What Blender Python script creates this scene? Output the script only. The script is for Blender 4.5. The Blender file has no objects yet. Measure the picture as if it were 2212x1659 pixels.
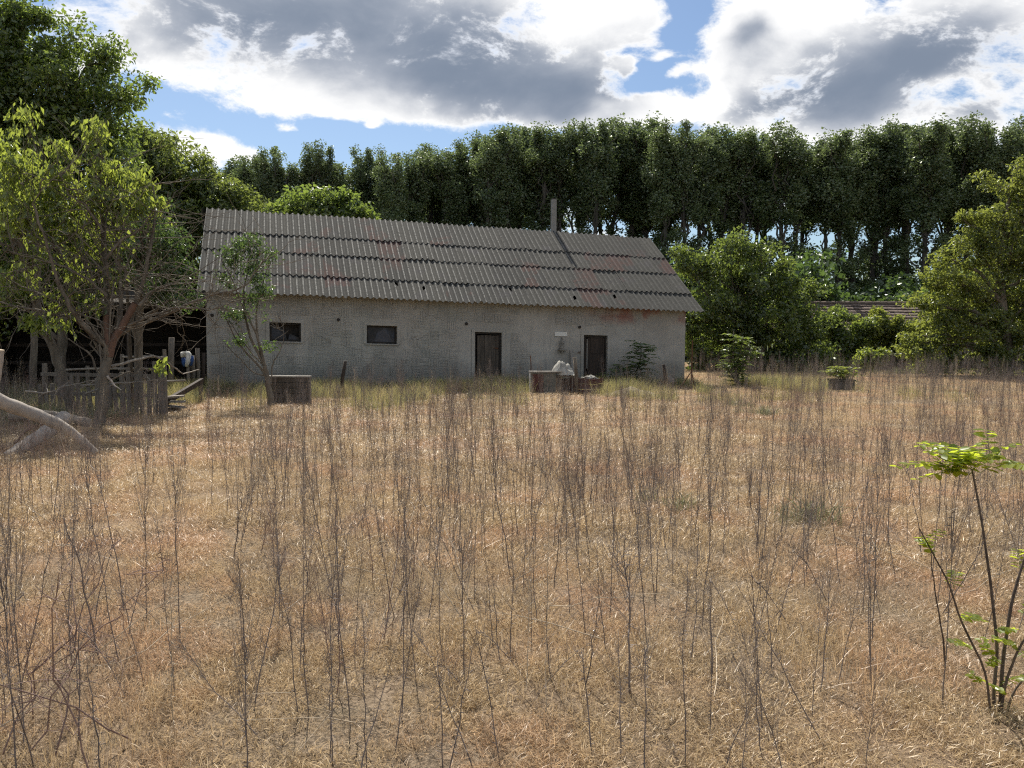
import bpy, math, random
import numpy as np
from mathutils import Vector, Matrix, noise as mnoise

rnd = random.Random(7)
rng = np.random.default_rng(7)
R = math.radians
sc = bpy.context.scene
col = sc.collection

# ------------------------------------------------------------------ camera
PITCH, ROLL, CAMH = 0.064071, 0.006188, 1.75
FPX = 3264.0 * 2212 / 4032            # focal length in pixels of a 2212 px wide picture
cd = bpy.data.cameras.new('camera')
cd.sensor_width = 36.0
cd.lens = 36.0 * 3264 / 4032
cd.clip_start = 0.05
cd.clip_end = 3000
cam = bpy.data.objects.new('camera', cd)
col.objects.link(cam)
cam.matrix_world = Matrix.Translation((0, 0, CAMH)) @ Matrix.Rotation(R(90) - PITCH, 4, 'X') @ Matrix.Rotation(ROLL, 4, 'Z')
sc.camera = cam

# ------------------------------------------------------------------ house axes (measured from the roof edges)
HX, HY, HZ = -8.7588, 22.6464, 2.7398   # left end of the front eave
TH, TAU = 0.284346, 0.024349            # turn away from the camera, sag of the eave along the length
HL, HR, HH = 15.647, 4.14, 2.832        # length, horizontal run and rise of the front slope
AX = Vector((math.cos(TH), math.sin(TH), 0))
DN = Vector((-math.sin(TH), math.cos(TH), 0))

# ------------------------------------------------------------------ sun, sky, exposure
SUN_EL = R(50)
sdir = (DN * math.cos(SUN_EL) + Vector((0, 0, math.sin(SUN_EL)))).normalized()
ld = bpy.data.lights.new('sun', 'SUN')
ld.energy = 5.0
ld.angle = R(0.53)
ld.color = (1.0, 0.93, 0.82)
sun = bpy.data.objects.new('sun', ld)
col.objects.link(sun)
sun.rotation_euler = (-sdir).to_track_quat('-Z', 'Y').to_euler()
sun.location = (0, 30, 60)

sc.cycles.max_bounces = 5
sc.cycles.diffuse_bounces = 2
sc.cycles.glossy_bounces = 1
sc.cycles.transmission_bounces = 3
sc.cycles.transparent_max_bounces = 4
sc.cycles.caustics_reflective = False
sc.cycles.caustics_refractive = False
sc.cycles.use_adaptive_sampling = True
sc.cycles.adaptive_threshold = 0.02
sc.cycles.use_denoising = False
sc.cycles.sample_clamp_indirect = 4.0
sc.cycles.filter_width = 1.2
vs = sc.view_settings
vs.view_transform = 'Standard'
vs.look = 'None'
vs.exposure = 0.55
vs.gamma = 1.0
vs.use_curve_mapping = False


class NT:
    """small helper for node trees"""
    def __init__(self, tree):
        self.t = tree
        self.n = tree.nodes
        self.l = tree.links

    def put(self, sock, v):
        if isinstance(v, bpy.types.NodeSocket):
            self.l.new(v, sock)
        elif v is not None:
            sock.default_value = v

    def m(self, op, a, b=None, c=None, clamp=False):
        n = self.n.new('ShaderNodeMath')
        n.operation = op
        n.use_clamp = clamp
        self.put(n.inputs[0], a)
        if b is not None:
            self.put(n.inputs[1], b)
        if c is not None:
            self.put(n.inputs[2], c)
        return n.outputs[0]

    def vm(self, op, a, b=None):
        n = self.n.new('ShaderNodeVectorMath')
        n.operation = op
        self.put(n.inputs[0], a)
        if b is not None:
            self.put(n.inputs[1], b)
        return n.outputs['Value'] if op in ('DOT_PRODUCT', 'LENGTH') else n.outputs['Vector']

    def mix(self, f, a, b):
        n = self.n.new('ShaderNodeMix')
        n.data_type = 'RGBA'
        self.put(n.inputs[0], f)
        self.put(n.inputs[6], a if isinstance(a, bpy.types.NodeSocket) else tuple(a) + (1,))
        self.put(n.inputs[7], b if isinstance(b, bpy.types.NodeSocket) else tuple(b) + (1,))
        return n.outputs[2]

    def ss(self, v, lo, hi):
        n = self.n.new('ShaderNodeMapRange')
        n.interpolation_type = 'SMOOTHSTEP'
        self.put(n.inputs[0], v)
        n.inputs[1].default_value = lo
        n.inputs[2].default_value = hi
        n.inputs[3].default_value = 0
        n.inputs[4].default_value = 1
        return n.outputs[0]

    def noise(self, vec, scale, detail=3, rough=0.55, dim='3D', dist=0.0, color=False):
        n = self.n.new('ShaderNodeTexNoise')
        n.noise_dimensions = dim
        if vec is not None:
            self.put(n.inputs['Vector'], vec)
        n.inputs['Scale'].default_value = scale
        n.inputs['Detail'].default_value = detail
        n.inputs['Roughness'].default_value = rough
        n.inputs['Distortion'].default_value = dist
        return n.outputs['Color' if color else 'Fac']

    def sep(self, v):
        n = self.n.new('ShaderNodeSeparateXYZ')
        self.put(n.inputs[0], v)
        return n.outputs[0], n.outputs[1], n.outputs[2]

    def comb(self, x, y, z):
        n = self.n.new('ShaderNodeCombineXYZ')
        self.put(n.inputs[0], x)
        self.put(n.inputs[1], y)
        self.put(n.inputs[2], z)
        return n.outputs[0]


def pix_dir(px, py):
    u, v = (px - 1106.0) / FPX, (py - 829.5) / FPX
    cr, sr = math.cos(ROLL), math.sin(ROLL)
    u0, v0 = u * cr + v * sr, -u * sr + v * cr
    c, s = math.cos(PITCH), math.sin(PITCH)
    return Vector((u0, c - v0 * s, -s - v0 * c))


def at(px, py, Y):
    d = pix_dir(px, py)
    return Vector((0, 0, CAMH)) + d * (Y / d.y)


def gnd(px, py, z=0.0):
    d = pix_dir(px, py)
    return Vector((0, 0, CAMH)) + d * ((z - CAMH) / d.z)


def build_world():
    w = bpy.data.worlds.new('World')
    sc.world = w
    w.use_nodes = True
    t = NT(w.node_tree)
    t.n.clear()
    out = t.n.new('ShaderNodeOutputWorld')
    bg = t.n.new('ShaderNodeBackground')
    t.l.new(bg.outputs[0], out.inputs[0])
    sky = t.n.new('ShaderNodeTexSky')
    sky.sky_type = 'NISHITA'
    sky.sun_disc = False
    sky.sun_elevation = SUN_EL
    sky.sun_rotation = -TH
    sky.air_density = 1.0
    sky.dust_density = 0.6
    sky.ozone_density = 1.6
    tc = t.n.new('ShaderNodeTexCoord')
    d = tc.outputs['Generated']
    x, y, z = t.sep(d)
    az = t.m('ARCTAN2', x, y)
    el = t.m('ARCSINE', t.m('MINIMUM', t.m('MAXIMUM', z, -1.0), 1.0))
    # broken cumulus: a soft map of where the big clouds stand, torn by fine noise
    nz = t.vm('MULTIPLY', d, (1.0, 1.0, 1.7))
    nb = t.noise(nz, 3.2, 4, 0.62, color=True)
    r1, g1, b1 = t.sep(nb)
    def jit(base, n1, a1):
        return t.m('MULTIPLY_ADD', t.m('SUBTRACT', n1, 0.5), a1, base)
    vec = t.comb(jit(az, r1, 0.16), jit(el, g1, 0.07), 0.0)

    def total(lst, start, vec):
        acc = start
        for (px, py, rx, ry, wgt) in lst:
            v = pix_dir(px, py).normalized()
            a0, e0 = math.atan2(v.x, v.y), math.asin(v.z)
            n = t.n.new('ShaderNodeVectorMath')
            n.operation = 'MULTIPLY_ADD'
            t.put(n.inputs[0], vec)
            n.inputs[1].default_value = (FPX / rx, FPX / ry, 0)
            n.inputs[2].default_value = (-a0 * FPX / rx, -e0 * FPX / ry, 0)
            g = t.m('POWER', 0.3679, t.vm('DOT_PRODUCT', n.outputs[0], n.outputs[0]))
            acc = t.m('MULTIPLY_ADD', g, wgt, acc)
        return acc

    soft = total([
        (720, 85, 500, 150, 1.9), (1130, 150, 270, 105, 1.5), (500, 185, 150, 45, 0.8),
        (1000, 225, 320, 60, 1.0), (1240, 25, 150, 60, 1.2),
        (1640, 110, 120, 140, 1.4), (1960, 110, 380, 190, 2.0), (1800, 250, 240, 70, 1.2),
        (1380, 250, 200, 24, 1.5),
        (400, 310, 130, 45, 1.6), (600, 283, 26, 13, 1.5), (802, 286, 28, 9, 1.3), (1365, 135, 30, 16, 1.7), (1425, 118, 26, 12, 1.5), (1470, 150, 34, 14, 1.2), (1405, 205, 40, 16, 1.2),
        (1440, 140, 95, 95, -1.5), (1350, 170, 80, 45, -0.9), (1455, 10, 45, 60, -1.3), (640, 290, 420, 26, -1.1), (350, 225, 70, 32, -1.3), (2160, 165, 40, 14, -0.8),
    ], 0.0, vec)
    # over the rest of the sky the same kind of cloud, left to chance
    away = t.m('MAXIMUM', t.ss(t.m('ABSOLUTE', az), 0.62, 0.95), t.ss(el, 0.42, 0.7))
    away = t.m('MULTIPLY', away, 0.62)
    soft = t.m('MINIMUM', t.m('MAXIMUM', t.m('ADD', soft, away), -0.35), 1.6)
    n9 = t.noise(nz, 9.0, 7, 0.66, dist=0.25)
    n9c = t.m('SUBTRACT', n9, 0.5)
    dens = t.m('MULTIPLY_ADD', n9c, 5.6, t.m('SUBTRACT', soft, 0.45))
    mask = t.ss(dens, -0.15, 0.75)
    # thick parts are grey against the light
    vs_ = t.comb(jit(az, b1, 0.22), jit(el, r1, 0.12), 0.0)
    thick = total([
        (700, 70, 430, 105, 1.15), (1080, 165, 260, 85, 1.1), (1270, 185, 70, 40, 0.5), (420, 60, 150, 60, 0.4), (1000, 20, 200, 60, 0.4),
        (1830, 190, 220, 95, 1.15), (2090, 105, 170, 80, 1.0), (1620, 90, 50, 28, 0.8), (1740, 265, 170, 45, 0.5), (2150, 245, 70, 26, 0.5),
        (1560, 215, 60, 40, -0.5), (2050, 205, 90, 25, -0.5), (1230, 30, 120, 50, -0.5),
    ], t.m('MULTIPLY', t.m('MULTIPLY', away, t.ss(b1, 0.45, 0.65)), 1.3), vs_)
    thick = t.m('MULTIPLY_ADD', n9c, 1.0, thick)
    thick = t.m('MULTIPLY_ADD', t.m('SUBTRACT', g1, 0.5), 1.5, thick)
    thick = t.m('MULTIPLY', thick, t.ss(dens, 0.1, 1.0))
    tk = t.ss(thick, -0.05, 1.15)
    deep = t.ss(t.m('MULTIPLY_ADD', t.m('SUBTRACT', b1, 0.5), 1.6, thick), 0.38, 1.65)
    ccol = t.mix(tk, (0.76, 0.757, 0.75), (0.33, 0.355, 0.405))
    ccol = t.mix(deep, ccol, (0.155, 0.19, 0.25))
    skyc = t.vm('MULTIPLY', sky.outputs[0], (SKY_K * 0.92, SKY_K, SKY_K * 1.08))
    final = t.mix(mask, skyc, ccol)
    t.l.new(final, bg.inputs[0])
    bg.inputs[1].default_value = 1.0
    w.cycles.sampling_method = 'MANUAL'
    w.cycles.sample_map_resolution = 1024


SKY_K = 0.068
build_world()

# ------------------------------------------------------------------ mesh helpers

def link(o, parent=None):
    col.objects.link(o)
    if parent is not None:
        o.parent = parent
    return o


def tag(o, label=None, cat=None, group=None, kind=None):
    if label:
        o['label'] = label
    if cat:
        o['category'] = cat
    if group:
        o['group'] = group
    if kind:
        o['kind'] = kind
    return o


def empty(name, loc=(0, 0, 0), rz=0.0):
    o = bpy.data.objects.new(name, None)
    o.empty_display_size = 0.2
    o.location = loc
    o.rotation_euler = (0, 0, rz)
    col.objects.link(o)
    return o


def np_mesh(name, V, T, mat, smooth=False):
    """triangles or quads given as numpy arrays"""
    me = bpy.data.meshes.new(name)
    V = np.ascontiguousarray(V, dtype=np.float32)
    T = np.ascontiguousarray(T, dtype=np.int32)
    k = T.shape[1]
    me.vertices.add(len(V))
    me.vertices.foreach_set('co', V.ravel())
    me.loops.add(T.size)
    me.loops.foreach_set('vertex_index', T.ravel())
    me.polygons.add(len(T))
    me.polygons.foreach_set('loop_start', np.arange(0, T.size, k, dtype=np.int32))
    me.polygons.foreach_set('loop_total', np.full(len(T), k, dtype=np.int32))
    if smooth:
        me.polygons.foreach_set('use_smooth', np.ones(len(T), dtype=bool))
    me.update(calc_edges=True)
    me.validate()
    if mat:
        me.materials.append(mat)
    return me


class MB:
    def __init__(self):
        self.v = []
        self.f = []
        self.mi = []
        self.cur = 0

    def quad(self, *p):
        b = len(self.v)
        self.v += [tuple(q) for q in p]
        self.f.append(tuple(range(b, b + len(p))))
        self.mi.append(self.cur)

    def box(self, x0, x1, y0, y1, z0, z1, M=None, jit=0.0):
        c = [Vector((x, y, z)) for z in (z0, z1) for y in (y0, y1) for x in (x0, x1)]
        if jit:
            c = [p + Vector((rnd.uniform(-jit, jit), rnd.uniform(-jit, jit), rnd.uniform(-jit, jit))) for p in c]
        if M is not None:
            c = [M @ p for p in c]
        b = len(self.v)
        self.v += [tuple(p) for p in c]
        for q in ((0, 2, 3, 1), (4, 5, 7, 6), (0, 1, 5, 4), (2, 6, 7, 3), (0, 4, 6, 2), (1, 3, 7, 5)):
            self.f.append(tuple(b + i for i in q))
            self.mi.append(self.cur)

    def bar(self, a, b, w, d, up=(0, 0, 1), jit=0.0):
        a, b = Vector(a), Vector(b)
        z = b - a
        L = z.length
        z.normalize()
        x = z.cross(Vector(up))
        if x.length < 1e-4:
            x = z.cross(Vector((1, 0, 0)))
        x.normalize()
        y = z.cross(x)
        M = Matrix.Translation(a) @ Matrix((x, y, z)).transposed().to_4x4()
        self.box(-w / 2, w / 2, -d / 2, d / 2, 0, L, M, jit)

    def tube(self, pts, rad, sides=6, cap=True):
        pts = [Vector(p) for p in pts]
        n = len(pts)
        if not hasattr(rad, '__len__'):
            rad = [rad] * n
        b = len(self.v)
        prev = None
        for i, p in enumerate(pts):
            t = (pts[min(i + 1, n - 1)] - pts[max(i - 1, 0)])
            if t.length < 1e-9:
                t = Vector((0, 0, 1))
            t.normalize()
            if prev is None:
                x = t.cross(Vector((0.31, 0.93, 0.2)))
                if x.length < 1e-3:
                    x = t.cross(Vector((1, 0, 0)))
            else:
                x = prev - t * prev.dot(t)
            x.normalize()
            prev = x
            y = t.cross(x)
            for k in range(sides):
                a = 2 * math.pi * k / sides
                self.v.append(tuple(p + (x * math.cos(a) + y * math.sin(a)) * rad[i]))
        for i in range(n - 1):
            for k in range(sides):
                k2 = (k + 1) % sides
                self.f.append((b + i * sides + k, b + i * sides + k2, b + (i + 1) * sides + k2, b + (i + 1) * sides + k))
                self.mi.append(self.cur)
        if cap:
            self.f.append(tuple(b + k for k in range(sides))[::-1])
            self.f.append(tuple(b + (n - 1) * sides + k for k in range(sides)))
            self.mi += [self.cur] * 2

    def mesh(self, name, mat, smooth=False):
        me = bpy.data.meshes.new(name)
        me.from_pydata(self.v, [], self.f)
        for m_ in (mat if isinstance(mat, (list, tuple)) else [mat]):
            me.materials.append(m_)
        if isinstance(mat, (list, tuple)):
            me.polygons.foreach_set('material_index', self.mi)
        if smooth:
            me.polygons.foreach_set('use_smooth', [True] * len(me.polygons))
        me.update()
        return me

    def build(self, name, mat, parent=None, smooth=False, loc=None):
        o = bpy.data.objects.new(name, self.mesh(name, mat, smooth))
        link(o, parent)
        if loc is not None:
            o.location = loc
        return o


# ------------------------------------------------------------------ materials

def new_mat(name):
    m = bpy.data.materials.new(name)
    m.use_nodes = True
    t = NT(m.node_tree)
    t.n.clear()
    out = t.n.new('ShaderNodeOutputMaterial')
    return m, t, out


def principled(t, out, color, rough=0.85, bump=None, bump_d=0.01, spec=0.3):
    p = t.n.new('ShaderNodeBsdfPrincipled')
    t.put(p.inputs['Base Color'], color if isinstance(color, bpy.types.NodeSocket) else tuple(color) + (1,))
    t.put(p.inputs['Roughness'], rough)
    p.inputs['Specular IOR Level'].default_value = spec
    if bump is not None:
        b = t.n.new('ShaderNodeBump')
        b.inputs['Strength'].default_value = 1.0
        b.inputs['Distance'].default_value = bump_d
        t.put(b.inputs['Height'], bump)
        t.l.new(b.outputs[0], p.inputs['Normal'])
    t.l.new(p.outputs[0], out.inputs[0])
    return p


def objc(t):
    return t.n.new('ShaderNodeTexCoord').outputs['Object']


def posc(t):
    return t.n.new('ShaderNodeNewGeometry').outputs['Position']


def orand(t):
    return t.n.new('ShaderNodeObjectInfo').outputs['Random']


def mat_simple(name, c1, c2, scale=6.0, rough=0.85, bump_d=0.004, stretch=(1, 1, 1), spec=0.25, world=False):
    m, t, out = new_mat(name)
    v = t.vm('MULTIPLY', posc(t) if world else objc(t), stretch)
    n = t.noise(v, scale, 6, 0.65)
    n2 = t.noise(v, scale * 0.23, 3, 0.6)
    f = t.ss(t.m('ADD', t.m('MULTIPLY', n, 0.6), t.m('MULTIPLY', n2, 0.4)), 0.34, 0.66)
    principled(t, out, t.mix(f, c1, c2), rough, n, bump_d, spec)
    return m


def mat_leaf(name, dark, light, trans, tfac=0.45, gloss=0.06, patch=0.6):
    m, t, out = new_mat(name)
    g = t.n.new('ShaderNodeNewGeometry')
    ri = g.outputs['Random Per Island']
    n = t.noise(g.outputs['Position'], patch, 2, 0.5)
    f = t.m('ADD', t.m('MULTIPLY', ri, 0.5), t.m('MULTIPLY', t.ss(n, 0.35, 0.65), 0.5))
    f = t.m('ADD', f, t.m('MULTIPLY', t.m('SUBTRACT', orand(t), 0.5), 0.35), clamp=True)
    c = t.mix(f, dark, light)
    df = t.n.new('ShaderNodeBsdfDiffuse')
    t.l.new(c, df.inputs[0])
    tr = t.n.new('ShaderNodeBsdfTranslucent')
    tcol = t.mix(f, tuple(q * 0.7 for q in trans), trans)
    t.l.new(tcol, tr.inputs[0])
    mx = t.n.new('ShaderNodeMixShader')
    mx.inputs[0].default_value = tfac
    t.l.new(df.outputs[0], mx.inputs[1])
    t.l.new(tr.outputs[0], mx.inputs[2])
    gl = t.n.new('ShaderNodeBsdfGlossy')
    gl.inputs['Roughness'].default_value = 0.38
    gl.inputs[0].default_value = (0.9, 0.95, 0.9, 1)
    mx2 = t.n.new('ShaderNodeMixShader')
    mx2.inputs[0].default_value = gloss
    t.l.new(mx.outputs[0], mx2.inputs[1])
    t.l.new(gl.outputs[0], mx2.inputs[2])
    t.l.new(mx2.outputs[0], out.inputs[0])
    return m


def mat_straw(name, cols, tfac=0.25):
    """dry blades: colour drifts over the field in patches and from blade to blade"""
    m, t, out = new_mat(name)
    g = t.n.new('ShaderNodeNewGeometry')
    ri = g.outputs['Random Per Island']
    p = g.outputs['Position']
    nc = t.noise(t.vm('MULTIPLY', p, (1, 1, 0)), 0.55, 4, 0.65, color=True)
    n1, n2, n3 = t.sep(nc)
    pk = t.ss(n1, 0.46, 0.62)
    c = t.mix(ri, cols[0], cols[1])
    c2 = t.mix(ri, cols[2], cols[3])
    c = t.mix(t.m('MULTIPLY', pk, 0.8), c, c2)
    c = t.mix(t.m('MULTIPLY', t.ss(n2, 0.54, 0.70), 0.6), c, cols[4])
    df = t.n.new('ShaderNodeBsdfDiffuse')
    t.l.new(c, df.inputs[0])
    tr = t.n.new('ShaderNodeBsdfTranslucent')
    t.l.new(c, tr.inputs[0])
    mx = t.n.new('ShaderNodeMixShader')
    mx.inputs[0].default_value = tfac
    t.l.new(df.outputs[0], mx.inputs[1])
    t.l.new(tr.outputs[0], mx.inputs[2])
    gl = t.n.new('ShaderNodeBsdfGlossy')
    gl.inputs['Roughness'].default_value = 0.4
    mx2 = t.n.new('ShaderNodeMixShader')
    mx2.inputs[0].default_value = 0.04
    t.l.new(mx.outputs[0], mx2.inputs[1])
    t.l.new(gl.outputs[0], mx2.inputs[2])
    t.l.new(mx2.outputs[0], out.inputs[0])
    return m


def mat_roof():
    m, t, out = new_mat('fibre_cement')
    p = posc(t)
    o = objc(t)
    rd = orand(t)
    n1 = t.noise(p, 14.0, 6, 0.7)
    n2 = t.noise(p, 1.3, 4, 0.6)
    n3 = t.noise(p, 55.0, 3, 0.6)
    base = t.mix(t.ss(n1, 0.3, 0.7), (0.052, 0.052, 0.047), (0.10, 0.098, 0.088))
    base = t.mix(t.m('MULTIPLY', rd, 0.65), base, (0.045, 0.046, 0.045))
    # lilac grey sheets and patches
    base = t.mix(t.m('MULTIPLY', t.ss(n2, 0.55, 0.7), 0.5), base, (0.085, 0.080, 0.088))
    # old red paint left in patches, whole sheets here and there
    n4 = t.noise(p, 0.55, 5, 0.65, dist=0.6)
    red = t.m('MULTIPLY', t.ss(t.m('ADD', n4, t.m('MULTIPLY', t.m('SUBTRACT', rd, 0.5), 0.30)), 0.61, 0.68), t.ss(n1, 0.30, 0.60))
    base = t.mix(t.m('MULTIPLY', red, 0.8), base, (0.105, 0.056, 0.048))
    # pale lichen and worn fibre on the wave crests
    x, y, z = t.sep(o)
    ph = t.m('COSINE', t.m('MULTIPLY', x, 2 * math.pi / WAVE))
    crest = t.ss(ph, 0.72, 0.98)
    px_, py_, pz_ = t.sep(p)
    left = t.m('SUBTRACT', 1.0, t.ss(px_, -4.0, 5.0))
    lich = t.m('MULTIPLY', t.m('MULTIPLY', crest, t.ss(n1, 0.36, 0.58)), t.m('ADD', t.m('MULTIPLY', left, 0.7), 0.08))
    base = t.mix(lich, base, (0.36, 0.355, 0.325))
    spot = t.ss(n3, 0.66, 0.74)
    base = t.mix(t.m('MULTIPLY', spot, 0.5), base, (0.21, 0.205, 0.185))
    blk = t.ss(t.noise(p, 30.0, 4, 0.7), 0.66, 0.74)
    base = t.mix(t.m('MULTIPLY', blk, 0.6), base, (0.03, 0.03, 0.028))
    principled(t, out, base, 0.92, n1, 0.004, 0.15)
    return m


def mat_plaster(name='grey_plaster'):
    m, t, out = new_mat(name)
    o = objc(t)
    x, y, z = t.sep(o)
    n1 = t.noise(o, 22.0, 6, 0.7)
    n2 = t.noise(o, 1.1, 5, 0.6)
    n3 = t.noise(o, 0.5, 4, 0.6)
    c = t.mix(t.ss(n2, 0.32, 0.68), (0.29, 0.278, 0.252), (0.385, 0.37, 0.336))
    c = t.mix(t.m('MULTIPLY', t.ss(n3, 0.5, 0.66), 0.45), c, (0.275, 0.288, 0.262))     # green tinge of old lime wash
    damp = t.m('SUBTRACT', 1.0, t.ss(t.m('ADD', z, t.m('MULTIPLY', t.m('SUBTRACT', n2, 0.5), 0.9)), 0.25, 1.05))
    c = t.mix(t.m('MULTIPLY', damp, 0.5), c, (0.14, 0.14, 0.125))
    streak = t.noise(t.vm('MULTIPLY', o, (3.0, 1, 0.22)), 2.2, 5, 0.65)
    c = t.mix(t.m('MULTIPLY', t.ss(streak, 0.56, 0.70), 0.4), c, (0.15, 0.143, 0.13))
    vo = t.n.new('ShaderNodeTexVoronoi')
    vo.feature = 'DISTANCE_TO_EDGE'
    vo.inputs['Scale'].default_value = 0.55
    t.put(vo.inputs['Vector'], t.vm('ADD', o, t.vm('MULTIPLY', t.noise(o, 2.5, 4, 0.6, color=True), (0.5, 0.5, 0.5))))
    crack = t.m('MULTIPLY', t.m('SUBTRACT', 1.0, t.ss(vo.outputs['Distance'], 0.002, 0.007)), t.ss(n3, 0.44, 0.56))
    c = t.mix(t.m('MULTIPLY', crack, 0.4), c, (0.10, 0.093, 0.085))
    # rust-red wash run down below the eave at the far end
    rw = t.m('MULTIPLY', t.ss(x, 11.0, 13.2), t.ss(t.m('ADD', z, t.m('MULTIPLY', n2, 0.5)), 2.15, 2.5))
    c = t.mix(t.m('MULTIPLY', rw, t.ss(n2, 0.4, 0.55)), c, (0.24, 0.13, 0.11))
    principled(t, out, c, 0.95, n1, 0.0025, 0.1)
    return m


WAVE = 0.177
M = {}
M['roof'] = mat_roof()
M['plaster'] = mat_plaster()
M['old_wood'] = mat_simple('weathered_wood', (0.10, 0.085, 0.07), (0.21, 0.185, 0.155), 5, 0.9, 0.004, (6, 6, 0.7))
M['grey_wood'] = mat_simple('silvery_wood', (0.16, 0.15, 0.135), (0.29, 0.275, 0.25), 5, 0.9, 0.004, (6, 6, 0.7))
M['dark_wood'] = mat_simple('dark_brown_wood', (0.028, 0.022, 0.018), (0.06, 0.045, 0.036), 5, 0.8, 0.003, (6, 6, 0.7))
M['door_wood'] = mat_simple('grey_brown_door_wood', (0.05, 0.042, 0.034), (0.11, 0.094, 0.078), 5, 0.9, 0.004, (6, 6, 0.7))
M['barn_dark'] = mat_simple('dark_boards', (0.03, 0.026, 0.022), (0.065, 0.055, 0.045), 4, 0.95, 0.004, (1, 4, 4))  # very dark brown boards, tone varied by noise
M['peeled'] = mat_simple('peeled_log_wood', (0.24, 0.21, 0.18), (0.40, 0.355, 0.31), 4, 0.8, 0.005, (1.5, 1.5, 1.5))
M['cut_wood'] = mat_simple('cut_log_end', (0.40, 0.32, 0.22), (0.55, 0.46, 0.34), 8, 0.85, 0.003)
M['white'] = mat_simple('chalky_white', (0.55, 0.55, 0.52), (0.66, 0.66, 0.63), 6, 0.8, 0.002)
M['sack'] = mat_simple('bleached_sacking', (0.22, 0.213, 0.19), (0.40, 0.39, 0.35), 9, 0.9, 0.006)
M['blue'] = mat_simple('blue_cloth', (0.02, 0.05, 0.16), (0.04, 0.09, 0.25), 9, 0.9, 0.003)
M['red_panel'] = mat_simple('faded_red_paint', (0.05, 0.02, 0.018), (0.10, 0.04, 0.034), 7, 0.8, 0.003)
M['green_panel'] = mat_simple('dull_green_paint', (0.09, 0.092, 0.075), (0.16, 0.158, 0.135), 6, 0.85, 0.003)
M['rust'] = mat_simple('rusty_iron', (0.045, 0.022, 0.014), (0.12, 0.055, 0.03), 16, 0.85, 0.002)
M['pipe'] = mat_simple('cement_pipe', (0.17, 0.172, 0.16), (0.25, 0.25, 0.235), 7, 0.9, 0.003)
M['bark'] = mat_simple('grey_bark', (0.075, 0.062, 0.048), (0.19, 0.165, 0.13), 9, 0.95, 0.02, (1, 1, 0.25))
M['red_bark'] = mat_simple('reddish_peeled_bark', (0.085, 0.055, 0.042), (0.175, 0.105, 0.075), 6, 0.9, 0.012, (1, 1, 0.4))
M['twig'] = mat_simple('pale_twig_bark', (0.16, 0.135, 0.11), (0.34, 0.30, 0.25), 10, 0.7, 0.003)
M['far_bark'] = mat_simple('dark_bark', (0.05, 0.045, 0.038), (0.11, 0.10, 0.085), 4, 0.95, 0.02, (1, 1, 0.25))
M['stalk'] = mat_simple('dry_stalk', (0.10, 0.082, 0.074), (0.26, 0.218, 0.192), 14, 0.8, 0.001, world=True)
M['pale_stalk'] = mat_simple('bleached_stalk', (0.36, 0.29, 0.20), (0.55, 0.46, 0.34), 14, 0.8, 0.001, world=True)
M['red_stalk'] = mat_simple('reddish_stalk', (0.15, 0.09, 0.075), (0.29, 0.205, 0.17), 14, 0.8, 0.001, world=True)
M['locust_stem'] = mat_simple('locust_stem_bark', (0.055, 0.04, 0.032), (0.14, 0.105, 0.08), 20, 0.75, 0.002)
M['sand'] = mat_simple('pale_sand_heap', (0.25, 0.205, 0.15), (0.38, 0.32, 0.245), 7, 0.95, 0.03)
M['tile'] = mat_simple('old_brown_tile', (0.10, 0.075, 0.06), (0.19, 0.15, 0.125), 5, 0.9, 0.01, world=True)
M['stone'] = mat_simple('grey_ornament', (0.15, 0.14, 0.125), (0.27, 0.255, 0.23), 16, 0.9, 0.004)
M['frame'] = mat_simple('tarred_frame', (0.02, 0.018, 0.016), (0.05, 0.043, 0.037), 6, 0.8, 0.002)
M['pot'] = mat_simple('dark_tub', (0.05, 0.048, 0.042), (0.11, 0.105, 0.09), 8, 0.85, 0.004)


def mat_glass():
    m, t, out = new_mat('dusty_pane')
    n = t.noise(objc(t), 4.0, 4, 0.6)
    p = principled(t, out, t.mix(t.ss(n, 0.45, 0.65), (0.012, 0.013, 0.016), (0.035, 0.04, 0.055)), 0.35, None, 0, 0.3)
    return m


M['pane'] = mat_glass()
M['film'] = mat_simple('blue_plastic_film', (0.012, 0.016, 0.028), (0.03, 0.038, 0.06), 3, 0.35, 0.004, spec=0.5)

M['leaf_yellow'] = mat_leaf('yellow_green_leaf', (0.06, 0.09, 0.02), (0.11, 0.145, 0.032), (0.45, 0.54, 0.08), 0.54, 0.05)
M['leaf_mid'] = mat_leaf('green_leaf', (0.045, 0.076, 0.02), (0.092, 0.128, 0.034), (0.31, 0.42, 0.07), 0.47, 0.05)
M['leaf_ash'] = mat_leaf('ash_leaf', (0.05, 0.076, 0.022), (0.095, 0.125, 0.036), (0.34, 0.42, 0.08), 0.48, 0.05)
M['leaf_dark'] = mat_leaf('dark_green_leaf', (0.032, 0.058, 0.02), (0.065, 0.10, 0.032), (0.16, 0.26, 0.055), 0.40, 0.06)
M['leaf_poplar'] = mat_leaf('poplar_leaf', (0.062, 0.09, 0.036), (0.125, 0.165, 0.07), (0.24, 0.32, 0.11), 0.38, 0.055, 0.25)
M['leaf_right'] = mat_leaf('olive_green_leaf', (0.062, 0.084, 0.022), (0.115, 0.14, 0.036), (0.40, 0.46, 0.08), 0.5, 0.04)
M['leaf_bush'] = mat_leaf('bush_leaf', (0.048, 0.074, 0.022), (0.098, 0.128, 0.038), (0.32, 0.42, 0.075), 0.46, 0.05)
M['leaf_locust'] = mat_leaf('locust_leaflet', (0.085, 0.12, 0.018), (0.15, 0.19, 0.028), (0.62, 0.72, 0.06), 0.58, 0.04, 8.0)
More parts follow.
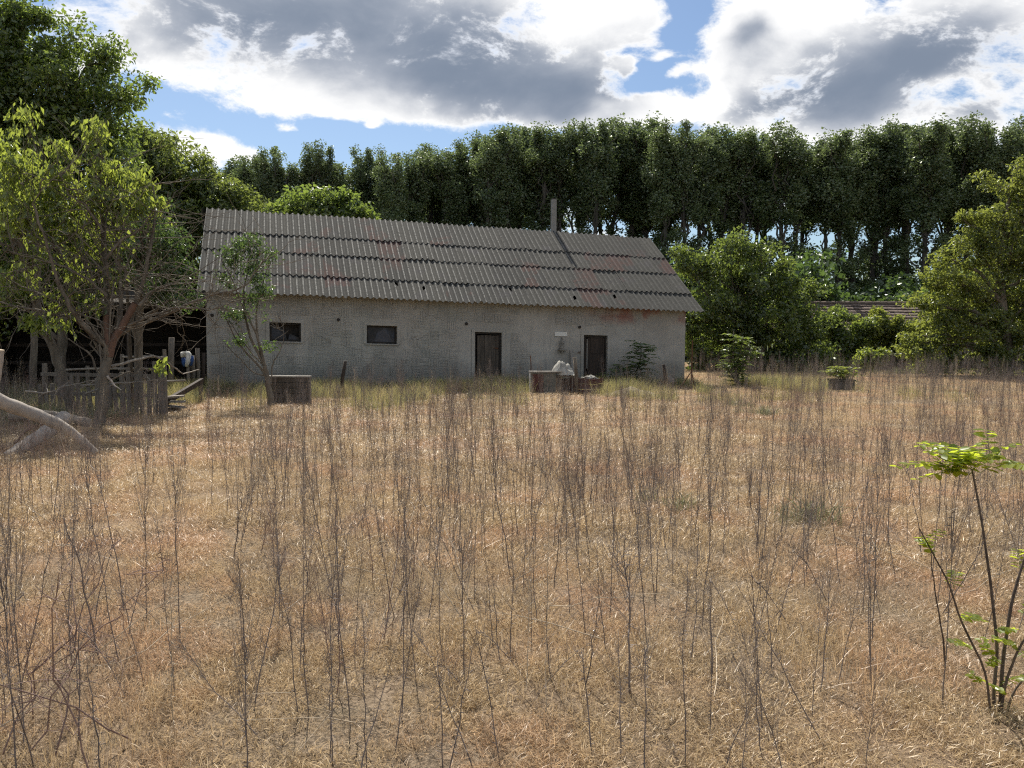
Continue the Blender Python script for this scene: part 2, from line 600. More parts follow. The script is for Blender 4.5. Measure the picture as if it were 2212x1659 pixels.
M['straw'] = mat_straw('dry_straw', [(0.29, 0.205, 0.112), (0.78, 0.60, 0.355), (0.38, 0.235, 0.14), (0.75, 0.50, 0.305), (0.42, 0.345, 0.235)], 0.40)
M['tall_grass'] = mat_straw('yellowing_grass', [(0.30, 0.28, 0.11), (0.58, 0.50, 0.22), (0.20, 0.23, 0.08), (0.42, 0.40, 0.16), (0.60, 0.48, 0.27)], 0.4)
M['green_weed'] = mat_straw('grey_green_weed', [(0.15, 0.17, 0.08), (0.30, 0.30, 0.16), (0.14, 0.16, 0.08), (0.28, 0.26, 0.15), (0.28, 0.25, 0.15)], 0.4)


def mat_ground():
    m, t, out = new_mat('dry_soil')
    p = posc(t)
    n1 = t.noise(p, 38.0, 6, 0.75)
    n2 = t.noise(p, 0.32, 4, 0.6)
    n3 = t.noise(p, 3.0, 5, 0.65)
    n5 = t.noise(t.vm('MULTIPLY', p, (1, 1, 0)), 120.0, 3, 0.7)
    c = t.mix(t.ss(n1, 0.34, 0.66), (0.085, 0.064, 0.044), (0.38, 0.295, 0.205))
    c = t.mix(t.m('MULTIPLY', t.ss(n2, 0.45, 0.65), 0.5), c, (0.40, 0.26, 0.165))
    c = t.mix(t.m('MULTIPLY', t.ss(n3, 0.55, 0.7), 0.5), c, (0.19, 0.155, 0.10))
    c = t.mix(t.m('MULTIPLY', t.ss(n5, 0.52, 0.66), 0.6), c, (0.46, 0.36, 0.24))
    # farther off, beyond the field, rough green pasture
    x, y, z = t.sep(p)
    far = t.ss(t.m('ADD', y, t.m('MULTIPLY', n2, 8.0)), 46.0, 56.0)
    c = t.mix(far, c, (0.07, 0.085, 0.035))
    principled(t, out, c, 0.95, t.m('ADD', n1, t.m('MULTIPLY', n3, 2.0)), 0.03, 0.1)
    return m


M['ground'] = mat_ground()

# ------------------------------------------------------------------ ground

def ground_z(x, y):
    return 0.06 * mnoise.noise(Vector((x * 0.35, y * 0.35, 3.1))) + 0.035 * mnoise.noise(Vector((x * 1.3, y * 1.3, 9.7)))


def build_ground():
    xs = np.concatenate([[-900, -400, -200, -100, -60], np.linspace(-40, 40, 161), [60, 100, 200, 400, 900]])
    ys = np.concatenate([[-300, -100, -30, -10], np.linspace(-2, 50, 131), [56, 64, 80, 120, 200, 400, 1500]])
    V = []
    for y in ys:
        for x in xs:
            near = max(0.0, 1 - max(0, abs(x) - 30) / 15) * max(0.0, 1 - max(0, y - 42) / 8) * (1 if y > -3 else 0)
            V.append((x, y, ground_z(x, y) * near))
    nx = len(xs)
    T = [(j * nx + i, j * nx + i + 1, (j + 1) * nx + i + 1, (j + 1) * nx + i) for j in range(len(ys) - 1) for i in range(nx - 1)]
    o = bpy.data.objects.new('ground', np_mesh('ground', np.array(V), np.array(T), M['ground'], True))
    tag(link(o), 'dry straw-covered field reaching back to the trees', 'ground', kind='structure')


build_ground()

# ------------------------------------------------------------------ house
H_ROOT = empty('farm_building', (HX, HY, 0), TH)
tag(H_ROOT, 'long grey plastered farm building with weathered corrugated roof', 'building')
SHEAR = math.tan(TAU)
WB = 0.45                       # set-back of the front wall from the eave
WT0, WT1 = 0.36, HL - 0.46      # ends of the wall along the length


def hl(tt, b, z):               # house coordinates: the sag of the building along its length
    return Vector((tt, b, z - SHEAR * tt))


def wall_hit(px, py, b=WB):
    d = pix_dir(px, py)
    o = Vector((0, 0, CAMH)) - Vector((HX, HY, 0))
    k = (b - o.dot(DN)) / d.dot(DN)
    p = o + d * k
    tt = p.dot(AX)
    return tt, p.z + SHEAR * tt


def rect(px0, py0, px1, py1, b=WB):
    t0, z1 = wall_hit(px0, py0, b)
    t1, z0 = wall_hit(px1, py1, b)
    return t0, t1, z0, z1


S = 2212 / 4032.0
W1 = rect(1061 * S, 1269 * S, 1185 * S, 1346 * S)
W2 = rect(1444 * S, 1281 * S, 1563 * S, 1355 * S)
D1 = list(rect(1870 * S, 1307 * S, 1975 * S, 1480 * S)); D1[2] = -0.05
D2 = list(rect(2299 * S, 1319 * S, 2390 * S, 1470 * S)); D2[2] = -0.05
for d in (W1, W2):
    pass
OPEN = [W1, W2, tuple(D1), tuple(D2)]
ZT = HZ + 0.14                  # top of the front wall, under the sheets
BW = 2 * HR - WB                # back wall


def build_house():
    mb = MB()
    ts = sorted({WT0, WT1} | {v for o in OPEN for v in o[:2]})
    zs = sorted({-0.2, ZT} | {v for o in OPEN for v in o[2:]})
    for i in range(len(ts) - 1):
        n = max(1, int((ts[i + 1] - ts[i]) / 1.0))
        for j in range(len(zs) - 1):
            tm, zm = (ts[i] + ts[i + 1]) / 2, (zs[j] + zs[j + 1]) / 2
            if any(o[0] < tm < o[1] and o[2] < zm < o[3] for o in OPEN):
                continue
            for k in range(n):
                a = ts[i] + (ts[i + 1] - ts[i]) * k / n
                b = ts[i] + (ts[i + 1] - ts[i]) * (k + 1) / n
                mb.quad(hl(a, WB, zs[j]), hl(b, WB, zs[j]), hl(b, WB, zs[j + 1]), hl(a, WB, zs[j + 1]))
    for (a, b, z0, z1) in OPEN:   # reveals
        e = WB + 0.30
        mb.quad(hl(a, WB, z0), hl(a, WB, z1), hl(a, e, z1), hl(a, e, z0))
        mb.quad(hl(b, WB, z1), hl(b, WB, z0), hl(b, e, z0), hl(b, e, z1))
        mb.quad(hl(a, WB, z1), hl(b, WB, z1), hl(b, e, z1), hl(a, e, z1))
        mb.quad(hl(b, WB, z0), hl(a, WB, z0), hl(a, e, z0), hl(b, e, z0))
    slope = HH / HR
    for tt in (WT0, WT1):         # gable ends
        zr = HZ - 0.12 + slope * HR
        mb.quad(hl(tt, WB, -0.2), hl(tt, BW, -0.2), hl(tt, BW, ZT), hl(tt, HR, ZT + slope * (HR - WB)), hl(tt, WB, ZT))
    mb.quad(hl(WT1, BW, -0.2), hl(WT0, BW, -0.2), hl(WT0, BW, ZT), hl(WT1, BW, ZT))
    mb.quad(hl(WT0, WB, ZT), hl(WT1, WB, ZT), hl(WT1, BW, ZT), hl(WT0, BW, ZT))
    mb.build('wall', M['plaster'], H_ROOT)

    # combed plaster: blocks of raised strips, upright and level by turns
    cm = MB()
    cell = 0.285
    nz = int((ZT - 0.2) / cell)
    ncol = int((WT1 - WT0) / cell)
    for j in range(nz):
        off = rnd.uniform(-0.06, 0.06)
        for i in range(ncol):
            a = WT0 + 0.03 + i * cell + off
            z = 0.22 + j * cell + rnd.uniform(-0.012, 0.012)
            if a < WT0 + 0.02 or a + cell > WT1:
                continue
            if any(o[0] - 0.30 < a + cell and a < o[1] + 0.14 and o[2] - 0.12 < z + cell and z < o[3] + 0.16 for o in OPEN):
                continue
            wv = mnoise.noise(Vector((a * 0.55, z * 0.8, 1.7)))
            if a > 9.6 and wv < 0.18 and z < 2.0:
                continue
            if a > 12.4 or wv < -0.55:
                continue
            up = ((i + j) % 2 == 0) if rnd.random() < 0.86 else (rnd.random() < 0.5)
            ns = rnd.choice((5, 6, 6, 7))
            w = cell / ns
            d = rnd.uniform(0.007, 0.014)
            s0, s1 = rnd.uniform(0.0, 0.03), rnd.uniform(0.0, 0.03)
            for k in range(ns):
                g = rnd.uniform(0.008, 0.014)
                if rnd.random() < 0.07:
                    continue
                if up:
                    x0, x1, z0, z1 = a + k * w, a + (k + 1) * w - g, z + s0, z + cell - s1
                else:
                    x0, x1, z0, z1 = a + s0, a + cell - s1, z + k * w, z + (k + 1) * w - g
                y0, y1 = WB - d, WB
                q = 0.003
                P = [hl(x0, y1, z0), hl(x1, y1, z0), hl(x1, y1, z1), hl(x0, y1, z1)]
                Q = [hl(x0 + q, y0, z0 + q), hl(x1 - q, y0, z0 + q), hl(x1 - q, y0, z1 - q), hl(x0 + q, y0, z1 - q)]
                cm.quad(*Q)
                for e in range(4):
                    f = (e + 1) % 4
                    cm.quad(P[e], P[f], Q[f], Q[e])
    o = cm.build('plaster_combing', M['plaster'], H_ROOT)
    tag(o, kind='stuff')

    # plain rendered bands round the openings
    for (a, b, z0, z1), nm in zip(OPEN, ('window_surround', 'window_surround', 'door_surround', 'door_surround')):
        sb = MB()
        w, d = 0.10, 0.022
        def bx(x0, x1, za, zb):
            P = [hl(x0, WB - d, za), hl(x1, WB - d, za), hl(x1, WB - d, zb), hl(x0, WB - d, zb)]
            Q = [hl(x0, WB + 0.01, za), hl(x1, WB + 0.01, za), hl(x1, WB + 0.01, zb), hl(x0, WB + 0.01, zb)]
            sb.quad(*P)
            for e in range(4):
                f = (e + 1) % 4
                sb.quad(Q[e], Q[f], P[f], P[e])
        bx(a - w, a - 0.004, z0, z1 + 0.005)
        bx(b + 0.004, b + w, z0, z1 + 0.005)
        bx(a - w, b + w, z1 + 0.007, z1 + w)
        sb.build(nm, M['plaster'], H_ROOT)


def lbox(mb, a, b, y0, y1, z0, z1):
    c = [hl(x, y, z) for z in (z0, z1) for y in (y0, y1) for x in (a, b)]
    k = len(mb.v)
    mb.v += [tuple(p) for p in c]
    for q in ((0, 2, 3, 1), (4, 5, 7, 6), (0, 1, 5, 4), (2, 6, 7, 3), (0, 4, 6, 2), (1, 3, 7, 5)):
        mb.f.append(tuple(k + i for i in q))
        mb.mi.append(mb.cur)


def build_openings():
    for n, (a, b, z0, z1) in enumerate((W1, W2)):
        y = WB + 0.10
        f = MB()
        e = 0.055
        lbox(f, a + .002, b - .002, y, y + .06, z1 - e, z1 - .002)
        lbox(f, a + .002, b - .002, y, y + .06, z0 + .002, z0 + e)
        lbox(f, a + .002, a + e, y, y + .06, z0 + e + .001, z1 - e - .001)
        lbox(f, b - e, b - .002, y, y + .06, z0 + e + .001, z1 - e - .001)
        win = f.build('window', M['frame'], H_ROOT)
        sl = MB()
        lbox(sl, a - .05, b + .05, WB - .045, WB + .098, z0 - .035, z0 - .002)
        sl.build('sill', M['plaster'], win)
        p = MB()
        if n == 0:
            # broken glazing: a near-black sheet stands in for the unlit room, shards left along the bottom and the side
            p.quad(hl(a + e, y + .03, z0 + e), hl(a + .48, y + .03, z0 + e), hl(a + .40, y + .03, z0 + .34), hl(a + e, y + .03, z1 - e))
            p.quad(hl(a + .50, y + .03, z0 + e), hl(b - e, y + .03, z0 + e), hl(b - e, y + .03, z0 + .12), hl(a + .56, y + .03, z0 + .22))
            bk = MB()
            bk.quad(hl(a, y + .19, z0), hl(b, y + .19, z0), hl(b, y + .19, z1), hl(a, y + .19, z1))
            bk.build('room_dark_sheet', M['frame'], win)
        else:
            p.quad(hl(a + e, y + .03, z0 + e), hl(b - e, y + .03, z0 + e), hl(b - e, y + .03, z1 - e), hl(a + e, y + .03, z1 - e))
            fl = MB()
            fl.quad(hl(a + .24, y + .024, z0 + e), hl(b - .10, y + .024, z0 + e), hl(b - .30, y + .020, z1 - .12), hl(a + .50, y + .015, z1 - .10), hl(a + .30, y + .020, z0 + .30))
            fl.build('plastic_film', M['film'], win)
        p.build('pane', M['pane'], win)
    # door one: grey planks
    a, b, z0, z1 = D1
    f = MB()
    y = WB + 0.08
    lbox(f, a + .002, a + .06, y, y + .10, z0, z1 - .002)
    lbox(f, b - .06, b - .002, y, y + .10, z0, z1 - .002)
    lbox(f, a + .061, b - .061, y, y + .10, z1 - .06, z1 - .002)
    dr = f.build('door', M['frame'], H_ROOT)
    tag(dr, 'grey plank door in a dark frame')
    n = 6
    w = (b - a - 0.16) / n
    for k in range(n):
        pk = MB()
        x0 = a + .10 + k * w
        lbox(pk, x0 + .004, x0 + w - .004, y + .03 + rnd.uniform(-.006, .006), y + .065, z0, z1 - .085 - rnd.uniform(0, .02))
        pk.build('plank', M['door_wood'], dr)
    h = MB()
    lbox(h, b - .20, b - .09, y + .0, y + .022, z1 - .50, z1 - .46)
    h.build('latch', M['rust'], dr)
    h = MB()
    for q in range(n):
        pass
    # door two: dark brown leaf, a pale edge strip by the hinge side
    a, b, z0, z1 = D2
    f = MB()
    lbox(f, a + .002, a + .07, y, y + .10, z0, z1 - .002)
    lbox(f, b - .05, b - .002, y, y + .10, z0, z1 - .002)
    lbox(f, a + .071, b - .051, y, y + .10, z1 - .07, z1 - .002)
    dr = f.build('door', M['frame'], H_ROOT)
    tag(dr, 'dark brown door with a pale edge strip')
    lf = MB()
    lbox(lf, a + .19, b - .055, y + .04, y + .08, z0, z1 - .08)
    lf.build('door_leaf', M['dark_wood'], dr)
    for zz in (0.5, 1.35):
        pn = MB()
        lbox(pn, a + .27, b - .13, y + .028, y + .039, zz, zz + .55)
        pn.build('door_panel', M['dark_wood'], dr)
    lf = MB()
    lbox(lf, a + .145, a + .175, y + .03, y + .08, z0 + .9, z1 - .12)
    lf.build('edge_strip', M['grey_wood'], dr)
    lf = MB()
    lbox(lf, a + .075, a + .140, y + .05, y + .08, z0, z1 - .08)
    lf.build('door_leaf', M['dark_wood'], dr)
    # round wall holes as capped stubs, their inner shade put into the colour
    for (px, py) in ((835 * S, 1241 * S), (1332 * S, 1259 * S), (1836 * S, 1275 * S), (2281.5 * S, 1288 * S)):
        tt, z = wall_hit(px, py)
        c = MB()
        c.tube([hl(tt, WB - .035, z), hl(tt, WB + .02, z)], 0.048, 10, True)
        o = c.build('dark_vent_stub', M['frame'], H_ROOT)


def sheet_mesh(nw, length, holes=(), chip=None):
    """one corrugated sheet: x across the waves, y up the slope, z out of the roof; with thickness"""
    seg = 8
    nx = int(nw * seg)
    th, amp = 0.009, 0.030
    ny = 6 if holes or chip else 1
    mb = MB()
    xs = [i * WAVE / seg for i in range(nx + 1)]
    ys = [length * j / ny for j in range(ny + 1)] if not holes or holes[0][1] else [0.0, 0.045, 0.10] + [length * j / 4 for j in range(1, 5)]
    zf = lambda x: amp * math.cos(2 * math.pi * x / WAVE)
    idx = {}
    for side in (0, 1):
        for j, yy in enumerate(ys):
            for i, x in enumerate(xs):
                idx[side, j, i] = len(mb.v)
                y2 = yy
                if j == 0:
                    y2 += 0.006 * math.sin(i * 1.7 + nw)
                mb.v.append((x, y2, zf(x) + (th if side == 0 else 0)))
    gone = set()
    for (ci, cj, r) in holes:
        for i in range(nx):
            for j in range(ny):
                if abs(i - ci) <= r and j == cj:
                    gone.add((j, i))
    for j in range(ny):
        for i in range(nx):
            if (j, i) in gone:
                continue
            mb.f.append((idx[0, j, i], idx[0, j, i + 1], idx[0, j + 1, i + 1], idx[0, j + 1, i]))
            mb.f.append((idx[1, j, i], idx[1, j + 1, i], idx[1, j + 1, i + 1], idx[1, j, i + 1]))
    def edge(*q):
        k = len(mb.v)
        mb.v += [mb.v[p] for p in q]
        mb.f.append((k, k + 1, k + 2, k + 3))
    for i in range(nx):
        if (0, i) not in gone:
            edge(idx[1, 0, i], idx[1, 0, i + 1], idx[0, 0, i + 1], idx[0, 0, i])
    for j in range(ny):
        edge(idx[1, j, 0], idx[0, j, 0], idx[0, j + 1, 0], idx[1, j + 1, 0])
        edge(idx[1, j, nx], idx[1, j + 1, nx], idx[0, j + 1, nx], idx[0, j, nx])
    mb.mi = [0] * len(mb.f)
    return mb.mesh('roof_sheet', M['roof'], True)


def build_roof():
    slope_len = math.hypot(HR, HH)
    u_up = Vector((0, HR, HH)).normalized()                 # up the slope, house coordinates
    u_ax = Vector((math.cos(TAU), 0, -math.sin(TAU)))
    nrm = u_ax.cross(u_up).normalized()
    # courses from the eave up (measured on the left verge)
    def slope_frac(px, py):
        d = pix_dir(px, py)
        o = Vector((0, 0, CAMH)) - Vector((HX, HY, HZ))
        # plane through the eave: normal in world
        Rz = Matrix.Rotation(TH, 3, 'Z')
        nw = Rz @ nrm
        k = -o.dot(nw) / d.dot(nw)
        return (o + d * k).dot(Rz @ u_up)
    cuts = [0.0]
    for (l, r) in (((762, 1064), (2719, 1155)), ((771, 975), (2661, 1078)), ((784, 905), (2617, 1015))):
        cuts.append((slope_frac(l[0] * S, l[1] * S) + slope_frac(r[0] * S, r[1] * S)) / 2)
    cuts.append(slope_len)
    roof = MB()      # boarding under the sheets, dark through the holes
    e = 0.09
    for s in (1,):
        pass
    a0, a1 = 0.25, HL - 0.25
    def rp(tt, v, lift):
        p = Vector((0, 0, HZ)) + u_ax * tt + u_up * v + nrm * lift
        return p
    roof.quad(rp(a0, .5, -.10), rp(a1, .5, -.10), rp(a1, slope_len - .02, -.10), rp(a0, slope_len - .02, -.10))
    # rear slope
    ub = Vector((0, -HR, HH)).normalized()
    def rq(tt, v, lift=0):
        nb = ub.cross(u_ax).normalized()
        return Vector((0, 2 * HR, HZ)) + u_ax * tt + ub * v + nb * lift
    rb = roof.build('roof', M['barn_dark'], H_ROOT)
    # rear sheets: hardly ever seen, laid as three long courses
    for c in range(3):
        q = MB()
        n = 220
        for i in range(n):
            x0, x1 = HL * i / n, HL * (i + 1) / n
            z0, z1 = 0.026 * math.cos(2 * math.pi * x0 / WAVE), 0.026 * math.cos(2 * math.pi * x1 / WAVE)
            v0, v1 = slope_len * c / 3 - (0.1 if c else 0), slope_len * (c + 1) / 3
            q.quad(rq(x1, v0, z1 + .04), rq(x0, v0, z0 + .04), rq(x0, v1, z0), rq(x1, v1, z1))
        q.build('rear_sheet_course', M['roof'], rb, True)
    # front sheets
    meshes = {}
    variants = {'plain': (), 'hole_a': ((14, 3, 1),), 'hole_b': ((30, 2, 1),), 'notch': ((18, 4, 2),), 'chip_a': ((9, 0, 2), (10, 1, 1)), 'chip_b': ((33, 0, 3), (24, 0, 1)), 'chip_c': ((3, 0, 2), (40, 0, 2))}
    nw = 5.5
    step = 5 * WAVE
    for c in range(4):
        v0, v1 = cuts[c], cuts[c + 1]
        over = 0.14 if c < 3 else 0.0
        length = v1 - v0 + over
        t0 = -0.02 - (0.0 if c != 1 else 0)
        k = 0
        tt = 3.529 - 4 * step          # joints fall where they do in the eave row
        first = True
        while tt < HL - 0.05:
            w = nw
            start = tt
            if start < 0:
                cut = math.ceil((0 - start) / WAVE)
                start += cut * WAVE
                w -= cut
            if start + w * WAVE > HL + 0.09:
                w = math.floor((HL + 0.09 - start) / WAVE * 2) / 2
            if w < 1:
                tt += step
                continue
            kind = 'plain'
            if c == 0 and w == nw:
                kind = {6: 'notch', 7: 'hole_a', 10: 'notch', 12: 'hole_b', 14: 'hole_a'}.get(k, 'plain')
            if kind == 'plain' and w == nw and rnd.random() < .4:
                kind = rnd.choice(('chip_a', 'chip_b', 'chip_c'))
            key = (c, w, kind)
            if key not in meshes:
                meshes[key] = sheet_mesh(w, length, variants[kind])
            o = bpy.data.objects.new('roof_sheet', meshes[key])
            link(o, rb)
            # each sheet tips up at its lower edge to lie over the course below
            tilt = 0.030 / length + rnd.uniform(-0.005, 0.005)
            uu = (u_up - nrm * tilt).normalized()
            nn = u_ax.cross(uu).normalized()
            org = rp(start, v0 + rnd.uniform(-0.022, 0.018), 0.044 + 0.010 * (k % 2) + rnd.uniform(-.006, .006) - 0.006 * math.sin(start * .9))
            Mx = Matrix((u_ax, uu, nn)).transposed().to_4x4() @ Matrix.Rotation(rnd.uniform(-.008, .008), 4, 'Z')
            o.matrix_local = Matrix.Translation(org) @ Mx
            k += 1
            tt += step
    # rafter feet and fascia under the eave
    fb = MB()
    fb.bar(rp(0.2, 0.46, -0.09), rp(HL - 0.2, 0.46, -0.09), 0.05, 0.09)
    fb.build('eave_batten', M['barn_dark'], rb)
    # flue pipe standing through the ridge
    ct, cz = 0, 0
    d = pix_dir(1195.5, 512)
    o_ = Vector((0, 0, CAMH)) - Vector((HX, HY, 0))
    kk = (HR + 0.12 - o_.dot(DN)) / d.dot(DN)
    ct = (o_ + d * kk).dot(AX)
    zb = HZ + HH - SHEAR * ct - 0.35
    q = MB()
    hgt = 1.52
    w = 0.082
    b0 = HR + 0.12
    q.box(ct - w, ct + w, b0 - w, b0 + w, zb, zb + hgt)
    q.box(ct - w - .004, ct + w + .004, b0 - w - .004, b0 + w + .004, zb + hgt * .55, zb + hgt * .55 + .03)
    ch = q.build('chimney', M['pipe'], rb)
    q = MB()
    q.box(ct - .06, ct + .06, b0 - .06, b0 + .06, zb + hgt + .001, zb + hgt + .05)
    q.build('chimney_mouth', M['frame'], ch)


build_house()
build_openings()
build_roof()


def build_wall_things():
    # white plaque
    a, b, z0, z1 = rect((2000 + 760 / 4.148) * S, (1200 + 441 / 4.148) * S, (2000 + 963 / 4.148) * S, (1200 + 516 / 4.148) * S)
    q = MB()
    lbox(q, a, b, WB - .035, WB - .005, z0, z1)
    o = q.build('wall_plaque', M['white'])
    o.location, o.rotation_euler = (HX, HY, 0), (0, 0, TH)
    tag(o, 'blank white rectangular plaque on the grey wall', 'plaque')
    # figure-like ornament on a bracket
    a, b, z0, z1 = rect((2000 + 812 / 4.148) * S, (1200 + 530 / 4.148) * S, (2000 + 945 / 4.148) * S, (1200 + 745 / 4.148) * S)
    root = empty('wall_ornament', (HX, HY, 0), TH)
    tag(root, 'small dark grey figure on a wall bracket under the white plaque', 'ornament')
    q = MB()
    lbox(q, a, b, WB - .18, WB - .004, z0, z0 + .03)
    lbox(q, a + .09, a + .13, WB - .13, WB - .004, z0 - .09, z0 - .001)
    q.build('bracket', M['stone'], root)
    q = MB()
    cx = a + .11
    prof = [(0.0, .062), (.05, .058), (.12, .045), (.19, .043), (.25, .050), (.285, .032), (.30, .018), (.315, .020), (.34, .030), (.365, .027), (.385, .010)]
    pts = [hl(cx + .012 * math.sin(h * 9), WB - .085, z0 + .032 + h) for h, r in prof]
    q.tube(pts, [r for h, r in prof], 10)
    q.tube([hl(cx + .03, WB - .10, z0 + .27), hl(cx + .065, WB - .12, z0 + .20), hl(cx + .02, WB - .14, z0 + .16)], [.018, .016, .012], 6)
    q.tube([hl(cx - .03, WB - .09, z0 + .27), hl(cx - .055, WB - .10, z0 + .19), hl(cx - .045, WB - .11, z0 + .10)], [.018, .016, .013], 6)
    q.build('figure', M['stone'], root, True)
    # small iron hook on the wall by the second door
    tt, z = wall_hit((2000 + 1143 / 4.148) * S, (1200 + 785 / 4.148) * S)
    q = MB()
    q.tube([hl(tt, WB, z), hl(tt, WB - .08, z), hl(tt, WB - .09, z + .05)], .012, 6)
    q.tube([hl(tt + .04, WB, z), hl(tt + .04, WB - .08, z), hl(tt + .04, WB - .09, z + .06)], .012, 6)
    o = q.build('wall_hook', M['rust'])
    o.location, o.rotation_euler = (HX, HY, 0), (0, 0, TH)
    tag(o, 'small iron hook beside the dark brown door', 'hook')
    # pale board leaning on the wall
    t0, za = wall_hit((2000 + 1030 / 4.148) * S, (1200 + 742 / 4.148) * S)
    q = MB()
    q.bar((t0, WB - .35, 0.02 - SHEAR * t0 + .30), (t0 + .01, WB - .03, za - SHEAR * t0), .10, .025, (0, 1, 0))
    o = q.build('leaning_board', M['grey_wood'])
    o.location, o.rotation_euler = (HX, HY, 0), (0, 0, TH)
    tag(o, 'pale narrow board leaning on the wall beside the dark brown door', 'board')


build_wall_things()

# ------------------------------------------------------------------ plants: helpers

def leaf_mesh(name, C, size, mat, droop=0.3, elong=2.2, out=None, seed=1, fold=0.16):
    """many folded leaves; C centres (n,3), size (n,) length of each leaf"""
    g = np.random.default_rng(seed)
    n = len(C)
    d = g.normal(size=(n, 3))
    if out is not None:
        d += out * 0.8
    d /= np.linalg.norm(d, axis=1)[:, None] + 1e-9
    d[:, 2] -= droop
    d /= np.linalg.norm(d, axis=1)[:, None] + 1e-9
    r = g.normal(size=(n, 3))
    r[:, 2] *= 0.6
    s = np.cross(d, r)
    s /= np.linalg.norm(s, axis=1)[:, None] + 1e-9
    nn = np.cross(s, d)
    L = size[:, None]
    W = L / elong * 0.5 * g.uniform(0.75, 1.2, size=(n, 1))
    base = C - d * L * 0.5
    tip = C + d * L * 0.5 - nn * L * 0.08
    mid = base + d * L * 0.42
    f = nn * L * fold * 0.6
    V = np.stack([base, mid + s * W + f, tip, mid - s * W + f], 1).reshape(-1, 3)
    i = np.arange(n)[:, None] * 4
    T = np.concatenate([i + np.array([[0, 1, 2]]), i + np.array([[0, 2, 3]])], 1).reshape(-1, 3)
    return np_mesh(name, V, T, mat)


def in_blob(c, rad, g, shell=0.35):
    while True:
        p = g.normal(size=3)
        p /= np.linalg.norm(p)
        q = shell + (1 - shell) * g.random() ** 0.6
        return np.array(c) + p * np.array(rad) * q


def bez(a, b, bend, n):
    a, b, bend = np.array(a, float), np.array(b, float), np.array(bend, float)
    t = np.linspace(0, 1, n)[:, None]
    return (1 - t) ** 2 * a + 2 * t * (1 - t) * bend + t ** 2 * b


class TubeNP:
    """many tapered tubes in one numpy mesh"""
    def __init__(self):
        self.V, self.T, self.n = [], [], 0

    def add(self, P, rad, sides=5):
        P = np.asarray(P, float)
        m = len(P)
        t = np.gradient(P, axis=0)
        t /= np.linalg.norm(t, axis=1)[:, None] + 1e-12
        ref = np.array([0.31, 0.93, 0.2]) if abs(t[0, 2]) > 0.5 else np.array([0.1, 0.2, 0.97])
        x = np.cross(t, ref)
        x /= np.linalg.norm(x, axis=1)[:, None] + 1e-12
        y = np.cross(t, x)
        a = np.arange(sides) * 2 * math.pi / sides
        ring = x[:, None, :] * np.cos(a)[None, :, None] + y[:, None, :] * np.sin(a)[None, :, None]
        V = (P[:, None, :] + ring * np.asarray(rad, float)[:, None, None]).reshape(-1, 3)
        i = np.arange(m - 1)[:, None] * sides
        k = np.arange(sides)[None, :]
        k2 = (k + 1) % sides
        q = np.stack([i + k, i + k2, i + sides + k2, i + sides + k], -1).reshape(-1, 4) + self.n
        self.V.append(V)
        self.T.append(q)
        self.n += len(V)

    def mesh(self, name, mat, smooth=True):
        return np_mesh(name, np.concatenate(self.V), np.concatenate(self.T), mat, smooth)


def wob(P, g, amp):
    P = np.array(P, float)
    if len(P) > 2:
        P[1:-1] += g.normal(size=(len(P) - 2, 3)) * amp
    return P


